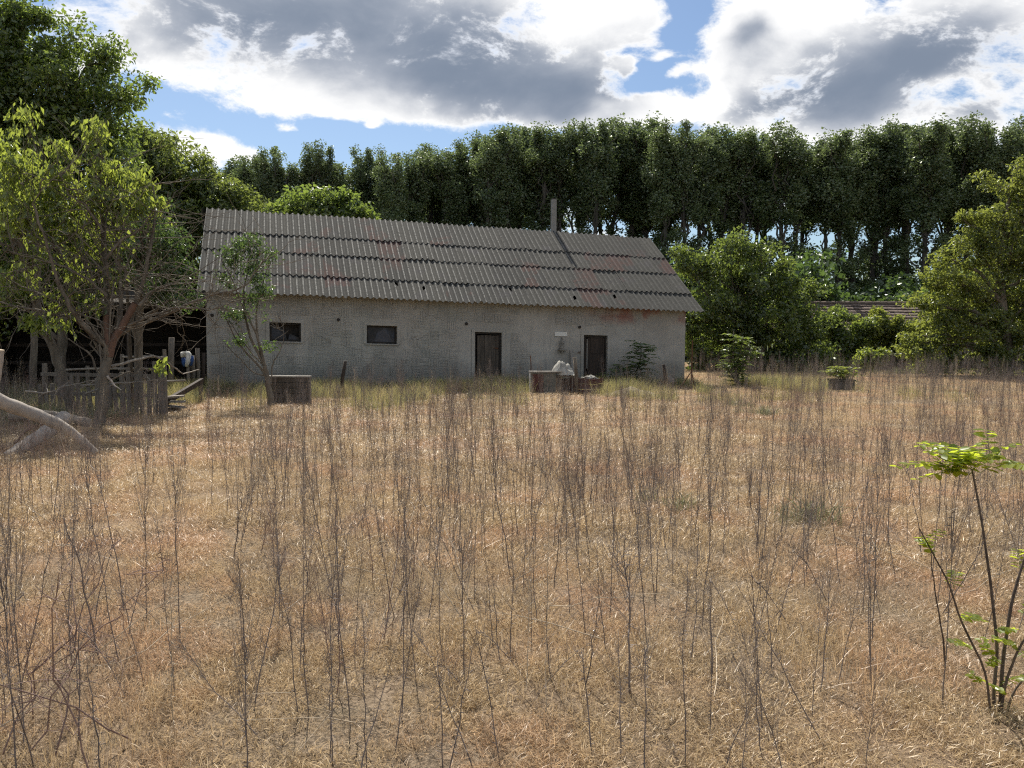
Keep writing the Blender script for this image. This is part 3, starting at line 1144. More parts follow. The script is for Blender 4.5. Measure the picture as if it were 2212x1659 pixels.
def tree(name, label, cat, base, trunk, blobs, mat_l, leaf, n_leaf, seed, bark='bark', clump=0.5, clump_d=9.0, droop=0.3, elong=2.2,
         bare=0, group=None, shell=0.3, flat=0.8, limbs=True, twig_r=0.010, extra=None, limb_k=0.55):
    """trunk: [(x,y,z,r)...] world points; blobs: [(centre, radii)] world; crown of leaf clumps on limbs"""
    g = np.random.default_rng(seed)
    root = empty(name, base)
    tag(root, label, cat, group)
    b = np.array(base, float)
    tb = TubeNP()
    TP = np.array([p[:3] for p in trunk], float) - b
    TR = np.array([p[3] for p in trunk], float)
    m = 4
    tt = np.linspace(0, len(TP) - 1, (len(TP) - 1) * m + 1)
    P = np.stack([np.interp(tt, np.arange(len(TP)), TP[:, k]) for k in range(3)], 1)
    Rr = np.interp(tt, np.arange(len(TP)), TR)
    P = wob(P, g, TR.mean() * 0.18)
    Rr[0] *= 1.25
    tb.add(P, Rr, 9)
    vol = np.array([np.prod(r) ** (2 / 3) for c, r in blobs])
    vol = vol / vol.sum()
    cents, lv, ls = [], [], []
    for (c, r), w in zip(blobs, vol):
        c = np.array(c, float) - b
        r = np.array(r, float)
        # limb to the blob
        k = int(g.integers(max(1, len(P) * 2 // 5), len(P)))
        if c[2] < P[-1][2]:
            zz = P[0][2] + (c[2] - P[0][2]) * 0.75
            k = int(np.clip(np.argmin(abs(P[:, 2] - zz)), 1, len(P) - 1))
        a = P[k]
        bend = a + (c - a) * 0.45 + np.array([0, 0, 0.18 * np.linalg.norm(c - a)])
        LP = wob(bez(a, c, bend, 9), g, 0.035 * np.linalg.norm(c - a))
        r0 = Rr[k] * limb_k
        if limbs:
            tb.add(LP, np.linspace(r0, max(r0 * 0.25, twig_r), 9), 6)
        nc = max(2, int(round(clump_d * w * len(blobs))))
        for _ in range(nc):
            q = in_blob(c, r, g, shell)
            s = LP[int(g.integers(4, 9))]
            BP = wob(bez(s, q, (s + q) / 2 + np.array([0, 0, 0.1 * np.linalg.norm(q - s)]), 6), g, 0.03 * np.linalg.norm(q - s))
            if limbs:
                tb.add(BP, np.linspace(max(r0 * 0.22, twig_r), twig_r * 0.5, 6), 4)
            k_ = int(n_leaf * w / nc * g.uniform(0.5, 1.5))
            cr = clump * g.uniform(0.6, 1.35)
            pts = g.normal(size=(k_, 3))
            pts *= (g.random((k_, 1)) ** 0.42) / (np.linalg.norm(pts, axis=1)[:, None] + 1e-9)
            pts = pts * np.array([cr, cr, cr * flat])
            # a part of the leaves strung along the twig
            ns = k_ // 4
            if ns:
                u = g.random(ns)
                pts2 = np.stack([np.interp(u * 5, np.arange(6), BP[:, j]) for j in range(3)], 1) + g.normal(size=(ns, 3)) * cr * 0.22
                lv.append(pts2)
                ls.append(np.zeros((ns, 3)))
            lv.append(q + pts)
            ls.append(pts / (np.linalg.norm(pts, axis=1)[:, None] + 1e-6))
    for _ in range(bare):    # leafless shoots
        k = int(g.integers(len(P) // 2, len(P)))
        a = P[k]
        d = g.normal(size=3)
        d[2] = abs(d[2]) * 0.7 + 0.2
        d /= np.linalg.norm(d)
        L = g.uniform(0.6, 2.2)
        e = a + d * L
        BP = wob(bez(a, e, a + d * L * 0.5 + np.array([0, 0, -0.15 * L]), 8), g, 0.03 * L)
        tb.add(BP, np.linspace(0.018, 0.004, 8), 5)
        for _ in range(4):
            s = BP[int(g.integers(3, 8))]
            d2 = d * 0.6 + g.normal(size=3) * 0.5
            e2 = s + d2 * g.uniform(0.2, 0.7)
            tb.add(wob(bez(s, e2, (s + e2) / 2, 4), g, 0.02), np.linspace(0.006, 0.002, 4), 4)
    if extra:
        extra(tb, b, g)
    o = bpy.data.objects.new('trunk', tb.mesh('trunk', M[bark]))
    link(o, root)
    C = np.concatenate(lv)
    O = np.concatenate(ls)
    sz = leaf * g.uniform(0.5, 1.4, size=len(C))
    o = bpy.data.objects.new('crown', leaf_mesh('crown', C, sz, mat_l, droop, elong, O, seed + 5))
    link(o, root)
    return root


def copy_tree(o, parent=None):
    c = o.copy()
    col.objects.link(c)
    c.parent = parent
    for ch in list(o.children):
        copy_tree(ch, c)
    return c


def blob(px, py, Y, rx, rz, ry=None):
    c = at(px, py, Y)
    k = Y / FPX
    return (tuple(c), (rx * k, (ry if ry is not None else (rx + rz) / 2) * k, rz * k))


def tpts(Y, lst, dy=0.0):
    """trunk points from pixel positions at one depth"""
    return [tuple(at(px, py, Y + dy * i)) + (r,) for i, (px, py, r) in enumerate(lst)]


def base_of(px, Y):
    p = at(px, 800, Y)
    return (p.x, Y, 0.0)


# ------------------------------------------------------------------ the tall row behind

def poplar_protos():
    out = []
    for k in range(7):
        g = np.random.default_rng(100 + k)
        tr = [(0, 0, -0.2, .21), (g.normal() * .12, g.normal() * .12, 5, .18), (g.normal() * .25, g.normal() * .25, 10, .14), (g.normal() * .3, g.normal() * .3, 15, .07), (0, 0, 18.6, .03)]
        bl = []
        z0 = g.uniform(10.6, 12.6)
        z = z0
        while z < 18.3:
            f = (z - z0) / (19.5 - z0)
            rr = 1.6 * (0.7 + 0.3 * math.sin(min(1.0, f * 1.5) * math.pi / 2)) * (1 - 0.35 * f ** 4) * g.uniform(.75, 1.15)
            a = g.uniform(0, 6.28)
            off = g.uniform(.25, 1.2) * (1 - f * .3)
            bl.append(((math.cos(a) * off, math.sin(a) * off, z), (rr * .70, rr * .70, .9 * g.uniform(.8, 1.3))))
            z += g.uniform(.42, .72)
        for _ in range(6):     # feathery leaders at the top
            bl.append(((g.normal() * .8, g.normal() * .8, g.uniform(17.9, 19.3)), (.33, .33, .85)))
        for _ in range(8):     # thin foliage on the bare stem
            a = g.uniform(0, 6.28)
            zz = g.uniform(5.0, 10.8)
            of = g.uniform(.5, 1.5)
            bl.append(((math.cos(a) * of, math.sin(a) * of, zz), (.42, .42, .55)))
        r = tree('poplar_tree', 'dark green poplar in the tall row behind the building', 'tree', (0, 0, 0), tr, bl, M['leaf_poplar'], 0.19, 13500, 200 + k,
                 'far_bark', clump=0.62, clump_d=7, droop=0.2, elong=1.5, group='poplars in the tall row', flat=1.1, twig_r=0.02)
        out.append(r)
    return out


def build_row():
    protos = poplar_protos()
    used = set()
    tops = [(470, 352), (500, 345), (530, 338), (560, 330), (586, 322), (617, 356), (657, 314), (705, 318), (742, 352), (784, 310), (815, 350), (850, 332), (890, 320), (930, 322), (965, 326), (1000, 314),
            (1030, 300), (1055, 283), (1090, 268), (1130, 268), (1170, 276), (1210, 268), (1250, 268), (1290, 262), (1330, 257), (1370, 263), (1405, 266), (1445, 270), (1485, 265), (1520, 263), (1560, 272),
            (1600, 273), (1640, 280), (1690, 281), (1730, 288), (1780, 290), (1815, 284), (1850, 280), (1890, 272), (1930, 266), (1970, 264), (2005, 260), (2050, 262), (2095, 256), (2140, 262), (2185, 266), (2230, 262), (2275, 268), (2330, 266)]
    own = {586: 'poplar with a ragged pointed top, first of the separate crowns above the left roof', 657: 'poplar crown standing left in the close pair above the left roof',
           705: 'poplar crown standing right in the close pair above the left roof', 784: 'slim see-through poplar with sky on both sides above the left roof'}
    k = 0
    def place(px, py, Y, wide):
        nonlocal k
        j = k % len(protos)
        if j in used:
            o = copy_tree(protos[j])
            o['label'] = 'dark green poplar in the tall row behind the building'
        else:
            o = protos[j]
            used.add(j)
        p = at(px, py, Y)
        h = p.z / 20.0
        o.location = (p.x, Y, 0)
        o.scale = (wide * h, wide * h, h)
        o.rotation_euler = (0, 0, rnd.uniform(0, 6.28))
        k += rnd.choice((1, 2, 3))
        return o
    xs = [q[0] for q in tops]
    ys = [q[1] for q in tops]
    for (px, py) in tops:
        lone = px in (657, 705, 784, 586, 560)
        o = place(px + rnd.uniform(-8, 8), py - 2 + rnd.uniform(-7, 9), 66 + rnd.uniform(-3, 3), 1.0 if lone else rnd.uniform(1.1, 1.45))
        if px in own:
            o['label'] = own[px]
        elif o.get('label') in own.values():
            o['label'] = 'dark green poplar in the tall row behind the building'
    for px in range(830, 2330, 76):
        place(px + rnd.uniform(-14, 14), np.interp(px, xs, ys) + rnd.uniform(2, 22), 73 + rnd.uniform(-2, 3), rnd.uniform(1.2, 1.6))


build_row()


def build_understory():
    protos = []
    for k in range(4):
        g = np.random.default_rng(300 + k)
        bl = [((g.normal() * 1.1, g.normal() * .8, g.uniform(.9, 3.2)), (g.uniform(.8, 1.5), g.uniform(.8, 1.3), g.uniform(.7, 1.2))) for _ in range(7)]
        protos.append(tree('understory_shrub', 'dark shrub under the tall poplar row', 'shrub', (0, 0, 0), [(0, 0, -.1, .07), (.1, 0, 1.2, .05), (.1, .1, 2.4, .03)], bl,
                           M['leaf_dark'], 0.22, 5200, 320 + k, 'far_bark', clump=0.7, clump_d=7, group='shrubs under the poplars', elong=1.6))
    i = 0
    for px in range(560, 2330, 62):
        Y = 56 + rnd.uniform(-3, 3)
        p = at(px + rnd.uniform(-15, 15), 720, Y)
        o = protos[i] if i < 4 else copy_tree(protos[rnd.randrange(4)])
        s = rnd.uniform(1.15, 1.75)
        o.location = (p.x, Y, 0)
        o.scale = (s * 1.25, s, s)
        o.rotation_euler = (0, 0, rnd.uniform(0, 6.28))
        i += 1


build_understory()

# ------------------------------------------------------------------ trees on the left
tree('tall_leafy_tree', 'tall dark green leafy tree rising above all others at the left', 'tree', base_of(70, 20.5),
     tpts(20.5, [(70, 880, .085), (75, 700, .08), (85, 500, .075), (95, 330, .08), (105, 180, .04)]),
     [blob(40, 110, 20.5, 70, 80), blob(150, 170, 20.5, 90, 70), blob(20, 230, 20.5, 90, 90), blob(225, 265, 20.5, 55, 45), blob(175, 320, 20.5, 100, 60),
      blob(300, 185, 20.5, 22, 10), blob(262, 215, 20.5, 40, 20), blob(250, 100, 20.5, 16, 26), blob(155, 70, 20.5, 18, 36), blob(215, 120, 20.5, 34, 30), blob(20, 30, 20.5, 46, 40), blob(75, 45, 20.5, 22, 30),
      blob(-60, 120, 20.5, 90, 140), blob(60, 300, 20.5, 90, 60), blob(130, 250, 20.5, 80, 50), blob(320, 175, 20.5, 12, 8), blob(90, 400, 20.5, 120, 60), blob(-40, 330, 20.5, 100, 100), blob(240, 380, 20.5, 60, 40)],
     M['leaf_mid'], 0.12, 52000, 11, clump=0.45, clump_d=17, droop=0.45, elong=2.0)

tree('spreading_ash_tree', 'broad light green tree filling the gap left of the roof', 'tree', base_of(360, 29),
     tpts(29, [(360, 790, .20), (362, 680, .17), (370, 560, .12), (380, 440, .07)]),
     [blob(330, 340, 29, 60, 50), blob(390, 380, 29, 80, 60), blob(455, 400, 29, 50, 40), blob(500, 425, 29, 42, 34), blob(440, 460, 29, 70, 50), blob(520, 455, 29, 30, 22), blob(300, 420, 29, 90, 70), blob(370, 480, 29, 90, 70),
      blob(340, 570, 29, 90, 70), blob(250, 500, 29, 80, 80), blob(410, 560, 29, 50, 60), blob(320, 300, 29, 30, 24), blob(380, 645, 29, 50, 40)],
     M['leaf_ash'], 0.17, 36000, 12, clump=0.6, clump_d=14, droop=0.5, elong=2.4)

tree('rear_walnut_tree', 'rounded mid green tree top showing over the left part of the ridge', 'tree', base_of(700, 43),
     tpts(43, [(700, 760, .16), (700, 640, .13), (705, 520, .08)]),
     [blob(700, 440, 43, 60, 34), blob(640, 445, 43, 44, 28), blob(760, 462, 43, 44, 20), blob(690, 480, 43, 110, 36), blob(610, 462, 43, 24, 18), blob(795, 478, 43, 24, 14)],
     M['leaf_mid'], 0.24, 12000, 13, clump=0.7, clump_d=12, droop=0.35, elong=1.9)

tree('dark_thicket_tree', 'dense dark green thicket behind the open lean-to', 'tree', base_of(120, 27),
     tpts(27, [(120, 790, .14), (125, 700, .11), (130, 620, .07)]),
     [blob(60, 600, 27, 90, 80), blob(180, 610, 27, 80, 70), blob(-10, 660, 27, 80, 70), blob(110, 680, 27, 80, 40), blob(260, 620, 27, 60, 60), blob(20, 520, 27, 80, 60), blob(150, 530, 27, 90, 60)],
     M['leaf_dark'], 0.15, 15000, 14, clump=0.6, clump_d=9, droop=0.4, elong=1.9)


def long_limbs(tb, b, g):
    """leafless limbs and shoots of the forked tree, drawn from the fork"""
    Y = 14.8
    def P(lst, dy=0):
        return np.array([tuple(at(px, py, Y + dy * i)) for i, (px, py) in enumerate(lst)]) - b
    sets = [
        ([(232, 750), (205, 725), (168, 690), (150, 660), (120, 600), (100, 520), (70, 440)], .055, .015, -.12),
        ([(232, 748), (232, 690), (228, 600), (222, 500), (215, 400), (222, 320)], .062, .015, .1),
        ([(236, 750), (262, 710), (300, 640), (320, 560), (335, 470), (330, 400)], .06, .012, .15),
        ([(252, 725), (300, 700), (360, 680), (410, 655), (470, 635), (530, 622), (560, 575), (590, 545)], .04, .007, .12),
        ([(255, 715), (262, 640), (256, 560), (250, 470)], .05, .012, .2),
        ([(300, 660), (330, 630), (380, 610), (430, 585)], .03, .006, .2),
        ([(165, 685), (120, 680), (70, 668), (10, 655), (-40, 640)], .03, .007, -.15),
        ([(262, 710), (300, 692), (345, 676), (400, 662), (445, 672), (470, 664), (505, 650)], .028, .006, .05),
        ([(232, 640), (200, 610), (160, 585), (90, 560), (10, 545)], .03, .006, -.1),
        ([(228, 560), (260, 520), (300, 500), (340, 440)], .03, .006, .1),
        ([(150, 655), (110, 640), (60, 625), (0, 590)], .025, .006, -.1),
        ([(222, 500), (190, 450), (150, 420), (130, 380)], .025, .006, -.1),
    ]
    for lst, r0, r1, dy in sets:
        q = P(lst, dy)
        n = (len(q) - 1) * 4 + 1
        tt = np.linspace(0, len(q) - 1, n)
        c = np.stack([np.interp(tt, np.arange(len(q)), q[:, k]) for k in range(3)], 1)
        c = (c + np.roll(c, 1, 0) + np.roll(c, -1, 0)) / 3 * np.r_[0, np.ones(n - 2), 0][:, None] + c * np.r_[1, np.zeros(n - 2), 1][:, None]
        tb.add(wob(c, g, .012), np.linspace(r0, r1, n), 7)
        for _ in range(26):
            s = c[int(g.integers(n // 4, n))]
            d = g.normal(size=3) * np.array([.9, .6, .7]) + np.array([0, 0, .35])
            L = g.uniform(.4, 1.6)
            e = s + d / np.linalg.norm(d) * L
            B = wob(bez(s, e, (s + e) / 2 + g.normal(size=3) * .1 * L, 6), g, .02)
            tb.add(B, np.linspace(.009, .003, 6), 4)
            for _ in range(2):
                s2 = B[int(g.integers(2, 6))]
                e2 = s2 + (d / np.linalg.norm(d) + g.normal(size=3) * .6) * g.uniform(.12, .4)
                tb.add(wob(bez(s2, e2, (s2 + e2) / 2, 4), g, .01), np.linspace(.004, .0018, 4), 3)


fork = tree('forked_tree', 'forked tree with reddish limbs, bare twigs and yellow-green leaves by the paling fence', 'tree', tuple(gnd(216, 935)),
     [tuple(at(216, 935, 14.6)) + (.105,), tuple(at(219, 880, 14.7)) + (.09,), tuple(at(224, 820, 14.75)) + (.085,), tuple(at(230, 775, 14.8)) + (.09,), tuple(at(234, 745, 14.8)) + (.07,)],
     [blob(40, 370, 15, 50, 40), blob(120, 400, 15, 60, 40), blob(205, 300, 15.2, 30, 36), blob(235, 360, 15.2, 40, 30), blob(40, 450, 15, 60, 50), blob(150, 470, 15, 50, 40), blob(260, 440, 15.2, 36, 40),
      blob(60, 270, 15, 22, 30), blob(130, 330, 15, 30, 24), blob(200, 430, 15, 40, 34), blob(300, 400, 15.5, 40, 36), blob(250, 520, 15.2, 30, 26), blob(180, 540, 15, 30, 20), blob(100, 500, 15, 40, 30), blob(330, 460, 15.5, 30, 30),
      blob(130, 640, 14.6, 26, 12), blob(190, 660, 14.6, 22, 9), blob(245, 600, 15, 12, 20), blob(105, 695, 14.6, 26, 8), blob(150, 710, 14.6, 24, 6), blob(355, 795, 15.6, 22, 8), blob(160, 590, 15, 34, 14), blob(30, 600, 15, 40, 20)],
     M['leaf_yellow'], 0.125, 4800, 15, limb_k=0.2, clump=0.26, clump_d=9, droop=1.3, elong=2.3, limbs=True, twig_r=0.006, extra=long_limbs, shell=0.2)
# reddish stripped lengths on the limbs around the fork
q = TubeNP()
b_ = np.array(fork.location)
for lst, r0, r1 in (([(234, 748), (205, 726), (168, 691)], .058, .052), ([(236, 770), (246, 735), (262, 710)], .07, .062), ([(262, 710), (280, 676), (292, 655)], .062, .056), ([(233, 745), (232, 715), (231, 680)], .066, .060)):
    p = np.array([tuple(at(x, y, 14.8 + .0 * i)) for i, (x, y) in enumerate(lst)]) - b_
    p = bez(p[0], p[2], 2 * p[1] - .5 * (p[0] + p[2]), 8)
    q.add(p, np.linspace(r0, r1, 8), 8)
link(bpy.data.objects.new('stripped_bark', q.mesh('stripped_bark', M['red_bark'])), fork)

tree('leaning_tree', 'slanting grey trunk leaning left behind the pale logs', 'tree', base_of(157, 16.2),
     tpts(16.2, [(158, 915, .095), (140, 830, .088), (118, 760, .082), (85, 680, .076), (60, 600, .07), (45, 500, .065), (30, 400, .045)]),
     [blob(20, 380, 16.2, 50, 50), blob(-20, 450, 16.2, 60, 50), blob(60, 480, 16.2, 40, 40), blob(-30, 340, 16.2, 60, 60), blob(70, 560, 16.2, 30, 20), blob(10, 640, 16.2, 50, 20), blob(90, 700, 16.0, 40, 10)],
     M['leaf_yellow'], 0.115, 4200, 16, clump=0.3, clump_d=8, droop=1.1, elong=2.3, bare=30, limb_k=0.3)

tree('twin_stem_tree', 'slender tree of two upright stems between the forked tree and the building', 'tree', base_of(300, 18.2),
     tpts(18.2, [(302, 880, .10), (301, 800, .09), (298, 700, .085), (302, 600, .07), (312, 500, .045)]),
     [blob(320, 470, 18.2, 40, 40), blob(360, 520, 18.2, 40, 40), blob(290, 540, 18.2, 40, 30), blob(385, 590, 18.2, 40, 34), blob(400, 640, 18.2, 34, 20), blob(350, 620, 18.2, 40, 30)],
     M['leaf_dark'], 0.085, 5200, 17, clump=0.35, clump_d=9, droop=0.4, elong=1.9, bare=26,
     extra=lambda tb, b, g: tb.add(wob(np.array([tuple(at(*p, 18.3)) for p in ((284, 880), (283, 800), (279, 700), (272, 600), (262, 520))]) - b, g, .01), np.linspace(.06, .02, 5), 7))

tree('shade_tree', 'dark leafy tree filling the space behind the forked tree', 'tree', base_of(130, 22.5),
     tpts(22.5, [(130, 850, .15), (132, 740, .13), (140, 620, .10), (150, 520, .06)]),
     [blob(100, 470, 22.5, 90, 60), blob(200, 500, 22.5, 90, 60), blob(20, 540, 22.5, 80, 60), blob(120, 580, 22.5, 90, 50), blob(240, 580, 22.5, 70, 50), blob(40, 630, 22.5, 80, 40), blob(-50, 560, 22.5, 80, 90), blob(180, 640, 22.5, 70, 30), blob(290, 520, 22.5, 50, 50), blob(60, 400, 22.5, 90, 60), blob(-40, 680, 22.5, 60, 40)],
     M['leaf_mid'], 0.13, 30000, 18, clump=0.5, clump_d=12, droop=0.5, elong=2.0)

# ------------------------------------------------------------------ trees on the right
tree('mulberry_bush', 'big rounded bright green bush beyond the right end of the building', 'bush', base_of(1620, 37.5),
     tpts(37.5, [(1620, 830, .16), (1615, 760, .13), (1610, 680, .08)]),
     [blob(1575, 560, 37.5, 60, 40), blob(1640, 580, 37.5, 70, 50), blob(1510, 590, 37.5, 50, 40), blob(1700, 620, 37.5, 60, 50), blob(1600, 640, 37.5, 110, 70), blob(1500, 680, 37.5, 60, 60), blob(1740, 690, 37.5, 50, 50), blob(1660, 710, 37.5, 110, 60),
      blob(1570, 740, 37.5, 90, 50), blob(1470, 560, 37.5, 16, 26), blob(1720, 760, 37.5, 80, 40), blob(1555, 530, 37.5, 12, 26), blob(1760, 640, 37.5, 20, 16), blob(1590, 525, 37.5, 9, 22), blob(1640, 535, 37.5, 12, 24), blob(1690, 575, 37.5, 12, 22), blob(1520, 555, 37.5, 12, 26), blob(1500, 780, 37.5, 60, 34), blob(1590, 790, 37.5, 90, 30), blob(1690, 795, 37.5, 90, 26), blob(1775, 790, 37.5, 60, 26)],
     M['leaf_bush'], 0.16, 34000, 21, clump=0.5, clump_d=14, droop=0.4, elong=1.6)

tree('low_green_shrub', 'low dull green shrub in front of the old tiled roof', 'shrub', base_of(1815, 39),
     tpts(39, [(1815, 825, .08), (1815, 780, .06), (1812, 740, .04)]),
     [blob(1800, 730, 39, 50, 40), blob(1840, 760, 39, 44, 34), blob(1780, 775, 39, 44, 30), blob(1820, 690, 39, 24, 24), blob(1785, 700, 39, 26, 26), blob(1850, 715, 39, 36, 30), blob(1800, 800, 39, 60, 24)],
     M['leaf_bush'], 0.16, 10500, 22, clump=0.5, clump_d=9, droop=0.4, elong=1.7)
tree('leafy_shrub', 'brighter shrub between the low shrub and the big olive tree', 'shrub', base_of(1905, 39.5),
     tpts(39.5, [(1905, 825, .08), (1905, 780, .06), (1900, 730, .04)]),
     [blob(1890, 710, 39.5, 44, 34), blob(1920, 745, 39.5, 44, 34), blob(1870, 755, 39.5, 40, 30), blob(1950, 770, 39.5, 50, 30), blob(1895, 685, 39.5, 26, 22), blob(1940, 705, 39.5, 40, 30), blob(1975, 735, 39.5, 50, 36), blob(1920, 795, 39.5, 70, 22)],
     M['leaf_right'], 0.16, 13000, 23, clump=0.5, clump_d=9, droop=0.4, elong=1.7)
tree('bright_sapling_bush', 'small bright yellow-green bush standing alone before the dark shrubs', 'bush', base_of(1882, 33),
     tpts(33, [(1882, 845, .03), (1880, 810, .025), (1881, 780, .015)]),
     [blob(1865, 782, 33, 18, 14), blob(1897, 776, 33, 20, 16), blob(1882, 768, 33, 22, 12), blob(1903, 762, 33, 10, 8)],
     M['leaf_yellow'], 0.13, 2400, 24, clump=0.28, clump_d=9, droop=0.4, elong=1.7)
tree('olive_green_tree', 'large olive green tree at the right edge with low hanging crown', 'tree', base_of(2180, 34),
     tpts(34, [(2180, 850, .24), (2178, 760, .21), (2165, 660, .17), (2160, 540, .11), (2180, 430, .06)]),
     [blob(2190, 400, 34, 40, 36), blob(2150, 470, 34, 56, 40), blob(2215, 460, 34, 50, 50), blob(2110, 540, 34, 60, 44), blob(2190, 560, 34, 80, 60), blob(2060, 610, 34, 60, 44), blob(2130, 640, 34, 90, 50), blob(2215, 660, 34, 60, 60),
      blob(2020, 680, 34, 50, 34), blob(2090, 700, 34, 80, 40), blob(2180, 730, 34, 80, 40), blob(1990, 725, 34, 40, 30), blob(2045, 745, 34, 60, 30), blob(2120, 765, 34, 70, 26), blob(2250, 400, 34, 60, 60), blob(2280, 560, 34, 70, 90), blob(2030, 560, 34, 26, 20), blob(2270, 700, 34, 70, 60), blob(1985, 660, 34, 34, 24), blob(1965, 760, 34, 40, 26), blob(2010, 600, 34, 30, 20), blob(2130, 390, 34, 20, 20), blob(2080, 470, 34, 22, 18), blob(2200, 345, 34, 14, 22), blob(2060, 790, 34, 50, 22), blob(2150, 800, 34, 60, 22), blob(2230, 790, 34, 50, 30), blob(2000, 785, 34, 40, 22)],
     M['leaf_right'], 0.145, 40000, 25, clump=0.5, clump_d=15, droop=0.4, elong=1.9, flat=0.55)
tree('rear_locust_tree', 'olive green tree partly hidden behind the right edge tree', 'tree', base_of(2080, 41),
     tpts(41, [(2080, 810, .18), (2080, 720, .15), (2090, 620, .08)]),
     [blob(2090, 600, 41, 60, 40), blob(2040, 660, 41, 60, 40), blob(2140, 620, 41, 70, 50), blob(2000, 730, 41, 50, 36), blob(2100, 720, 41, 120, 50)],
     M['leaf_right'], 0.18, 9000, 26, clump=0.6, clump_d=9, droop=0.4, elong=1.8)

# ------------------------------------------------------------------ open lean-to left of the building
def house_pt(tt, b, z):
    return Vector((HX, HY, 0)) + AX * tt + DN * b + Vector((0, 0, z))


def build_leanto():
    root = empty('open_lean_to', (HX, HY, 0), TH)
    tag(root, 'dark open-fronted lean-to against the left end of the building', 'shed')
    t0, t1 = -5.6, WT0 - 0.03
    f, bk = 1.3, 5.0
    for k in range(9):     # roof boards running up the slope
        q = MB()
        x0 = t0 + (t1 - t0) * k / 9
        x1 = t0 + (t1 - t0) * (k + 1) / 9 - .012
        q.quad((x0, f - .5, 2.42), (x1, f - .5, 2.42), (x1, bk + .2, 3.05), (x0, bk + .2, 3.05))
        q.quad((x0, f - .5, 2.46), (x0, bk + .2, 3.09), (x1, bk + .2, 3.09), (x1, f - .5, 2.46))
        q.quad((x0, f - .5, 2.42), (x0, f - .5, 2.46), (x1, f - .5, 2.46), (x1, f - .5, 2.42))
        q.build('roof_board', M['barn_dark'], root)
    for tt in (t0 + .1, t0 + 2.0, t0 + 3.8):
        q = MB()
        q.tube([(tt, f, -.1), (tt + .03, f, 1.2), (tt, f, 2.42)], [.07, .065, .06], 8)
        q.build('post', M['dark_wood'], root)
    q = MB()
    q.bar((t0, f, 2.36), (t1, f, 2.36), .10, .12)
    q.build('front_beam', M['barn_dark'], root)
    z = 0.0
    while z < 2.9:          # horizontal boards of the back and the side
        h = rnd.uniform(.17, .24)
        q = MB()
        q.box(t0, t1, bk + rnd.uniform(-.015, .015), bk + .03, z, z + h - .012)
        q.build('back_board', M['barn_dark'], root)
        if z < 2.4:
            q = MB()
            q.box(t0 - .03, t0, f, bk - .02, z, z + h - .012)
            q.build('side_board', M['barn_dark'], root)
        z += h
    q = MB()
    q.box(t0 - .06, t1, bk + .035, bk + .05, -.1, 3.0)  # added behind the boards to keep light out of their gaps
    q.build('back_light_stop', M['barn_dark'], root)
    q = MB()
    q.box(t0 - .06, t0 - .035, f, bk + .03, -.1, 2.5)  # likewise added to block light between the side boards
    q.build('side_light_stop', M['barn_dark'], root)
    # manger rail inside
    q = MB()
    q.bar((t0 + .1, f + 1.4, 1.25), (t1, f + 1.4, 1.28), .07, .09)
    q.bar((t0 + .1, f + 1.4, .75), (t1, f + 1.4, .72), .07, .09)
    q.build('manger_rail', M['dark_wood'], root)


build_leanto()


def post(name, label, pts, r0, r1, mat, cat='post', sides=9, cut=None):
    o_ = Vector(pts[0])
    o_.z = min(o_.z, 0) if o_.z < .3 else o_.z
    q = MB()
    n = len(pts)
    P = [Vector(p) - o_ for p in pts]
    q.tube(P, [r0 + (r1 - r0) * i / (n - 1) for i in range(n)], sides)
    o = q.build(name, M[mat], None, True, o_)
    tag(o, label, cat)
    return o


# stakes and bundle at the wall corner
post('fence_stake', 'round wooden post standing in the dark opening of the lean-to', [at(369, 850, 21.5), at(370, 780, 21.5), at(371, 729, 21.5)], .075, .07, 'old_wood')
post('corner_stake', 'tall dark stake against the left corner of the building', [at(428, 845, 22.2), at(428, 790, 22.2), at(427, 752, 22.2)], .06, .055, 'old_wood')
post('corner_pole', 'shorter stake touching the left wall corner', [at(439, 850, 22.3), at(439, 800, 22.3), at(440, 762, 22.3)], .06, .05, 'dark_wood')
post('bark_stake', 'lumpy stake with flaking bark beside the white bundle', [at(416, 848, 22.1), at(417, 800, 22.1), at(415, 768, 22.1)], .07, .06, 'bark')


def lump(mb, c, r, seed, nu=14, nv=9, amp=0.35):
    b = len(mb.v)
    for j in range(nv + 1):
        ph = math.pi * j / nv
        for i in range(nu):
            a = 2 * math.pi * i / nu
            d = Vector((math.sin(ph) * math.cos(a), math.sin(ph) * math.sin(a), math.cos(ph)))
            k = 1 + amp * mnoise.noise(d * 1.7 + Vector((seed, 0, 0))) + amp * .5 * mnoise.noise(d * 4.1 + Vector((0, seed, 0)))
            mb.v.append((c[0] + d.x * r[0] * k, c[1] + d.y * r[1] * k, c[2] + d.z * r[2] * k))
    for j in range(nv):
        for i in range(nu):
            i2 = (i + 1) % nu
            mb.f.append((b + j * nu + i, b + (j + 1) * nu + i, b + (j + 1) * nu + i2, b + j * nu + i2))
            mb.mi.append(mb.cur)


